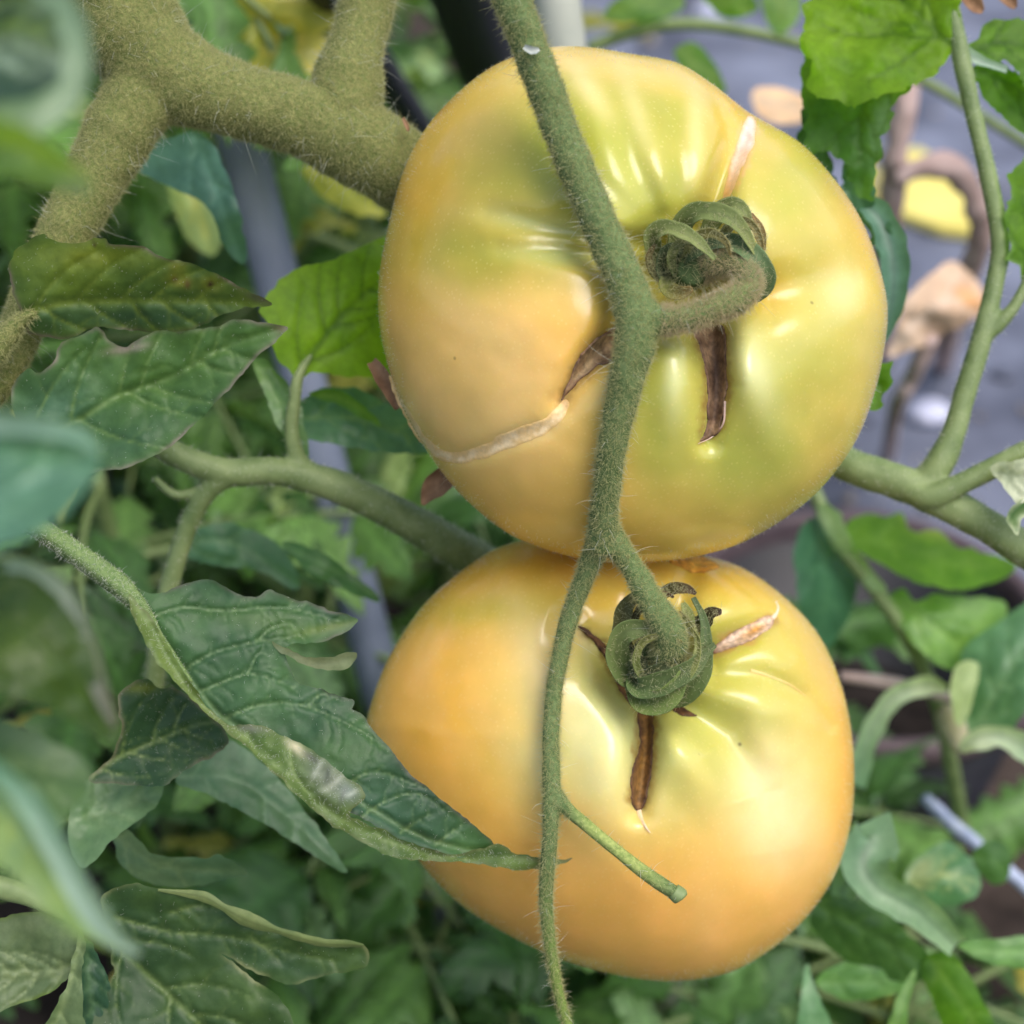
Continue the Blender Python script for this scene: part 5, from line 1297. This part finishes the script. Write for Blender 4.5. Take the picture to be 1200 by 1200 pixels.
leaf('leaf', [(930, 1260), (938, 1180), (944, 1130), (960, 1170), (985, 1220), (1000, 1260)], [(944, 1132), (950, 1190), (960, 1260)], [(944, 1132, -520), (950, 1190, -500), (960, 1260, -520)], cr, 'leaf_soft', base=(110, 150, 110), base2=(96, 138, 96), vein=(130, 166, 130), nv=2, seed=123, step=5)
leaf('leaf', [(1030, 1260), (1040, 1200), (1056, 1158), (1072, 1136), (1066, 1180), (1056, 1230)], [(1070, 1140), (1052, 1190), (1036, 1260)], [(1070, 1140, -460), (1052, 1190, -450), (1036, 1260, -470)], cr, 'leaf_soft', base=(116, 152, 80), base2=(100, 140, 66), vein=(140, 170, 110), nv=0, seed=124, step=5)
leaf('leaf', [(1080, 1130), (1110, 1115), (1140, 1150), (1170, 1210), (1180, 1260), (1130, 1240), (1100, 1190)], [(1090, 1125), (1130, 1180), (1170, 1250)], [(1090, 1125, -520), (1130, 1180, -500), (1170, 1250, -520)], cr, 'leaf_thin', base=(96, 140, 50), base2=(86, 128, 50), vein=(120, 156, 80), nv=2, seed=125, step=5)
leaf('leaf', [(1120, 1110), (1160, 1100), (1240, 1100), (1240, 1130), (1180, 1134)], [(1122, 1114), (1180, 1116), (1240, 1114)], [(1122, 1114, -540), (1180, 1110, -520), (1240, 1114, -540)], cr, 'leaf_soft', base=(112, 152, 88), base2=(100, 142, 80), vein=(140, 176, 120), nv=0, seed=126, step=5)
leaf('leaf', [(1060, 1040), (1070, 1010), (1110, 985), (1140, 1010), (1150, 1040), (1120, 1062), (1080, 1060)], [(1062, 1045), (1105, 1025), (1148, 1036)], [(1062, 1045, -700), (1105, 1025, -680), (1148, 1036, -700)], cr, 'leaf_soft', base=(90, 136, 96), base2=(80, 124, 84), vein=(170, 180, 130), nv=2, seed=127, step=5, blobs=[(1080, 1020, 20, 12, -40, (178, 184, 140), .8)])
ribbon('leaf', [(1126, 880, -700, 4), (1140, 868, -690, 12), (1172, 862, -690, 14), (1205, 880, -700, 16), (1240, 920, -720, 16)], 'leaf_soft', cr, cup=0.5, col=(176, 186, 160), col2=(150, 176, 150), nw=7, step=5)
ribbon('leaf', [(1000, 920, -800, 14), (1018, 862, -790, 13), (1046, 818, -790, 12), (1085, 803, -800, 12), (1110, 808, -800, 4)], 'leaf_soft', cr, cup=0.4, col=(112, 150, 122), col2=(170, 182, 150), nw=7, step=5)
leaf('leaf', [(1140, 1000), (1165, 985), (1185, 1000), (1182, 1030), (1160, 1036)], [(1142, 1004), (1164, 1010), (1182, 1024)], [(1142, 1004, -760), (1164, 1010, -740), (1182, 1024, -760)], cr, 'leaf_soft', base=(74, 112, 60), base2=(64, 100, 54), vein=(96, 132, 80), nv=0, seed=128, step=5)
tube('stem', [(1020, 1060, -520, 5), (1070, 1130, -560, 6), (1110, 1170, -700, 7), (1140, 1200, -900, 7)], M['stem_pale'], cr, seg=8)

ct = thing('tomato_plant', 'plant with a curving thin branch at the top between pale stake and backlit leaf', 'plant', at(1000, 300, -2200))
tube('stem', [(690, 56, -1300, 8), (740, 38, -1280, 8), (800, 28, -1260, 8), (870, 36, -1260, 7), (940, 52, -1280, 7), (1000, 72, -1320, 7), (1080, 95, -1380, 6), (1140, 130, -1450, 6), (1220, 180, -1600, 6)], M['stem_pale'], ct, seg=8)
for k, (o_, m_, c_, zz_) in enumerate([
    ([(790, 60), (815, 50), (840, 80), (850, 110), (820, 100), (800, 84)], [(795, 58), (820, 78), (848, 106)], (98, 146, 50), -1200),
    ([(705, 20), (740, -10), (790, -20), (800, 10), (760, 26)], [(708, 16), (750, 4), (796, 0)], (112, 150, 90), -1250),
    ([(820, -10), (860, -20), (890, 10), (860, 22), (836, 12)], [(824, 0), (856, 4), (886, 10)], (104, 152, 60), -1250),
    ([(895, -20), (930, -20), (940, 14), (915, 40), (896, 20)], [(905, -16), (916, 10), (918, 36)], (126, 164, 110), -1250)]):
    leaf('leaf', o_, m_, [(m_[0][0], m_[0][1], zz_), (m_[1][0], m_[1][1], zz_ + 20), (m_[2][0], m_[2][1], zz_)], ct, 'leaf_thin', base=c_, base2=tuple(int(x * .9) for x in c_), vein=(130, 160, 90), nv=2, seed=130 + k, step=6)

# ------------------------------------------------------------------ litter and things on the path
def gz(u, v, h=0.0):
    return ground_hit(u, v) + h
def lump(name, u, v, r, mat, label, cat, seed, group=None, squash=0.6):
    d = at(u, v, gz(u, v)) + np.array([0, 0, 0.016])
    rw = r * S * (1 - gz(u, v) / D)
    nu, nv_ = 22, 12
    th = np.linspace(0, 2 * np.pi, nu, endpoint=False); ph = np.linspace(0.02, np.pi - 0.02, nv_)
    T, Pp = np.meshgrid(th, ph)
    rr = rw * (1 + 0.16 * vnoise(np.cos(T) * 2 + seed, np.sin(T) * 2 + Pp * 1.5, 0.9, seed % 9))
    V = np.stack([rr * np.sin(Pp) * np.cos(T) * 1.15, rr * np.sin(Pp) * np.sin(T), rr * np.cos(Pp) * squash + rw * squash * 0.8], -1).reshape(-1, 3) + d
    i = np.arange(nu * nv_).reshape(nv_, nu); j = np.roll(i, -1, 1)
    F = np.stack([i[:-1], i[1:], j[1:], j[:-1]], -1).reshape(-1, 4)
    o = mk(name, V, F, mat)
    return tag(o, label, cat, group)
lump('pebble', 1082, 520, 24, M['pebble'], 'pale bluish pebble lying on the path above the right vine', 'pebble', 1, squash=0.5)
lump('pebble', 832, 40, 17, M['pebble'], 'pale pebble on the far path above the upper tomato', 'pebble', 2, squash=0.5)
lump('pebble', 1170, 470, 13, M['path'], 'grey pebble on the path behind the upright vine branch', 'pebble', 3)
lump('pebble', 1010, 520, 12, M['path'], 'grey pebble on the path close to the side of the upper tomato', 'pebble', 4)

yc = [(1030, 214), (1072, 212), (1150, 262), (1142, 312), (1096, 306), (1018, 276)]
top = np.array([at(a, b, gz(a, b)) + np.array([0, 0, 0.026]) for a, b in yc])
bot = top - np.array([0, 0, 0.006])
nn = len(yc)
tag(mk('yellow_card', np.vstack([top, bot]), [tuple(range(nn))[::-1], tuple(range(nn, 2 * nn))] + [(i, (i + 1) % nn, nn + (i + 1) % nn, nn + i) for i in range(nn)], M['yellow'], None, smooth=False), 'plain yellow card lying on the path behind the hooked dry stalk', 'card')

dl = thing('dry_leaf', 'crumpled tan dry leaf hanging over the path beside the upper tomato', 'leaf', at(1045, 415, -1500))
leaf('blade', [(1040, 416), (1052, 385), (1062, 350), (1090, 322), (1115, 306), (1145, 330), (1158, 358), (1140, 376), (1105, 392), (1075, 408)], [(1042, 412), (1095, 360), (1150, 345)],
     [(1042, 414, -1500), (1095, 360, -1440), (1150, 345, -1500), (1110, 308, -1540), (1105, 390, -1500)], dl, 'dry_thin', base=(204, 178, 152), base2=(178, 150, 124), vein=(206, 188, 170), nv=3, seed=141, step=5, puff=18, blobs=[(1135, 350, 20, 12, 30, (204, 140, 60), .9)])
leaf('blade', [(880, 112), (905, 102), (940, 112), (950, 130), (930, 146), (895, 140)], [(882, 116), (915, 122), (948, 130)], [(882, 112, -1560), (915, 104, -1600), (948, 130, -1500), (915, 144, -1460)], dl, 'dry_thin', base=(222, 188, 148), base2=(204, 168, 128), vein=(190, 170, 146), nv=2, seed=142, step=5)
tube('stalk', [(1090, 395, -1500, 10), (1070, 440, -1600, 10), (1050, 480, -1900, 9), (1040, 540, gz(1040, 540), 8)], M['dry_stalk'], dl, seg=8)
for k, (o_, lab, c_) in enumerate([
    ([(1165, 395), (1190, 385), (1225, 400), (1235, 430), (1200, 425), (1176, 415)], 'brown dry leaf scrap on the path at the right edge', (150, 124, 104)),
    ([(1050, 118), (1085, 106), (1120, 118), (1110, 140), (1075, 140)], 'greyish dry leaf scrap on the far path behind the upright stalk', (150, 142, 138)),
    ([(1150, 455), (1180, 445), (1196, 470), (1176, 486), (1154, 478)], 'dark dry leaf scrap on the path above the vine fork', (96, 84, 84)),
    ([(740, 70), (770, 56), (800, 66), (790, 84), (760, 86)], 'pale dry leaf scrap on the far path just above the upper tomato', (176, 166, 160))]):
    o_ = np.array(o_, float); cu_, cv_ = o_.mean(0)
    tag(leaf('dry_leaf', [tuple(x) for x in o_], [tuple(o_[0]), (cu_, cv_), tuple(o_[len(o_) // 2])], [(a, b, gz(a, b, 130 + 25 * math.sin(a))) for a, b in o_] + [(cu_, cv_, gz(cu_, cv_, 190))], None, 'dry_thin', base=c_, base2=tuple(int(x * .8) for x in c_), vein=tuple(min(255, int(x * 1.15)) for x in c_), nv=2, seed=150 + k, step=6, puff=20, rough_edge=3), lab, 'leaf')
ds_ = thing('dry_stalk', 'upright brown dry stalk behind the hanging backlit leaf', 'stalk', at(1030, 420, gz(1030, 420)))
tube('stalk', [(1072, 60, -1600, 12), (1058, 130, -1620, 14), (1048, 200, -1700, 15), (1040, 270, -1850, 15), (1034, 340, -2100, 14), (1030, 420, gz(1030, 420), 13)], M['dry_stalk'], ds_, seg=12, lump=0.25)
hk = thing('dry_stalk', 'pinkish dry stalk bent over like a hook beside the yellow card', 'stalk', at(1105, 430, gz(1105, 430)))
tube('stalk', [(1050, 212, -1650, 8), (1076, 196, -1650, 13), (1104, 194, -1660, 15), (1132, 214, -1680, 15), (1148, 250, -1720, 15), (1146, 290, -1800, 14), (1132, 330, -1950, 13), (1115, 380, -2250, 12), (1105, 430, gz(1105, 430), 12)], M['dry_stalk'], hk, seg=12, lump=0.3)
for k, (a, b, r_, lab) in enumerate([((1000, 440), (1092, 446), 8, 'short pale straw lying level beside the dry leaf'), ((1036, 462), (1052, 524), 9, 'pale straw slanting down toward the pebble'), ((1040, 195), (1076, 160), 8, 'pale straw tip behind the hooked stalk'), ((985, 792), (1115, 818), 8, 'long pinkish twig lying across the pot'), ((1108, 832), (1128, 878), 16, 'fat dry tan stub below the black pot')]):
    za, zb = (gz(*a) + 40, gz(*b) + 40) if k < 3 else (-1000, -960)
    m_ = (0.5 * (a[0] + b[0]), 0.5 * (a[1] + b[1]) - 4, 0.5 * (za + zb), r_ * 1.05)
    tag(tube('dry_straw', [(a[0], a[1], za, r_ * .8), m_, (b[0], b[1], zb, r_ * .7)], M['straw'] if k != 3 else M['dry_stalk'], None, seg=10), lab, 'straw')
tag(tube('blue_rope', [(1085, 936, -1150, 7), (1105, 955, -1100, 8), (1155, 998, -1050, 8), (1205, 1042, -1050, 8), (1270, 1100, -1050, 8)], M['rope'], None, seg=12, lump=0.15), 'pale blue cord running slantwise in the lower right', 'cord')

# black pot standing behind the lower tomato
def pot(cx, cy, r, h, label):
    o = thing('plant_pot', label, 'pot', (cx, cy, 0))
    def lathe(name, prof, mat, n=64):
        a = np.linspace(0, 2 * np.pi, n, endpoint=False)
        V = np.concatenate([np.stack([cx + rr * np.cos(a), cy + rr * np.sin(a), np.full(n, zz)], 1) for rr, zz in prof])
        i = np.arange(len(prof) * n).reshape(len(prof), n); j = np.roll(i, -1, 1)
        F = np.stack([i[:-1], j[:-1], j[1:], i[1:]], -1).reshape(-1, 4)
        return mk(name, V, F, mat, o)
    lathe('wall', [(0.001, 0.004), (r * .74, 0.004), (r * .76, 0.01), (r * .95, h - .012), (r * .93, h - .012), (r * .72, 0.03), (0.001, 0.03)], M['black'])
    lathe('rim', [(r * .93, h - .0125), (r * 1.0, h - .0125), (r * 1.02, h - .008), (r * 1.02, h - .001), (r, h), (r * .95, h), (r * .93, h - .002), (r * .93, h - .0125)], M['pot_rim'])
    lathe('soil', [(0.001, 0.034), (r * .3, 0.036), (r * .6, 0.034), (r * .775, 0.032)], M['compost'])
    return o
pot(0.139, 0.50, 0.074, 0.10, 'empty black plastic pot behind the lower tomato')

# grit and crumbs strewn over the path
rg_ = np.random.default_rng(5)
Vg, Fg = [], []
for k in range(900):
    x, y = rg_.uniform(0.04, 0.95), 0.63 + 1.6 * rg_.random() ** 1.6
    r = 0.0012 * math.exp(rg_.normal(0.5, 0.55))
    ax = rg_.normal(0, 1, (6, 3)); ax = np.array([[1, 0, 0], [-1, 0, 0], [0, 1, 0], [0, -1, 0], [0, 0, .7], [0, 0, -.7]]) * r * rg_.uniform(.6, 1.4, (6, 1))
    a = rg_.uniform(0, 6.28); R_ = np.array([[math.cos(a), -math.sin(a), 0], [math.sin(a), math.cos(a), 0], [0, 0, 1]])
    b = len(Vg) * 6
    Vg.append(ax @ R_.T + np.array([x, y, 0.017 + r * .4]))
    Fg += [(b, b + 2, b + 4), (b + 2, b + 1, b + 4), (b + 1, b + 3, b + 4), (b + 3, b, b + 4), (b + 2, b, b + 5), (b + 1, b + 2, b + 5), (b + 3, b + 1, b + 5), (b, b + 3, b + 5)]
gr_ = mk('gravel', np.concatenate(Vg), Fg, simple('path_grit', lin(70, 66, 66), lin(170, 160, 150), 25, 0.9, 0.0, 0.2, detail=1), None, smooth=False)
gr_['kind'] = 'stuff'; gr_['label'] = 'loose grit and crumbs strewn over the grey path'; gr_['category'] = 'gravel'
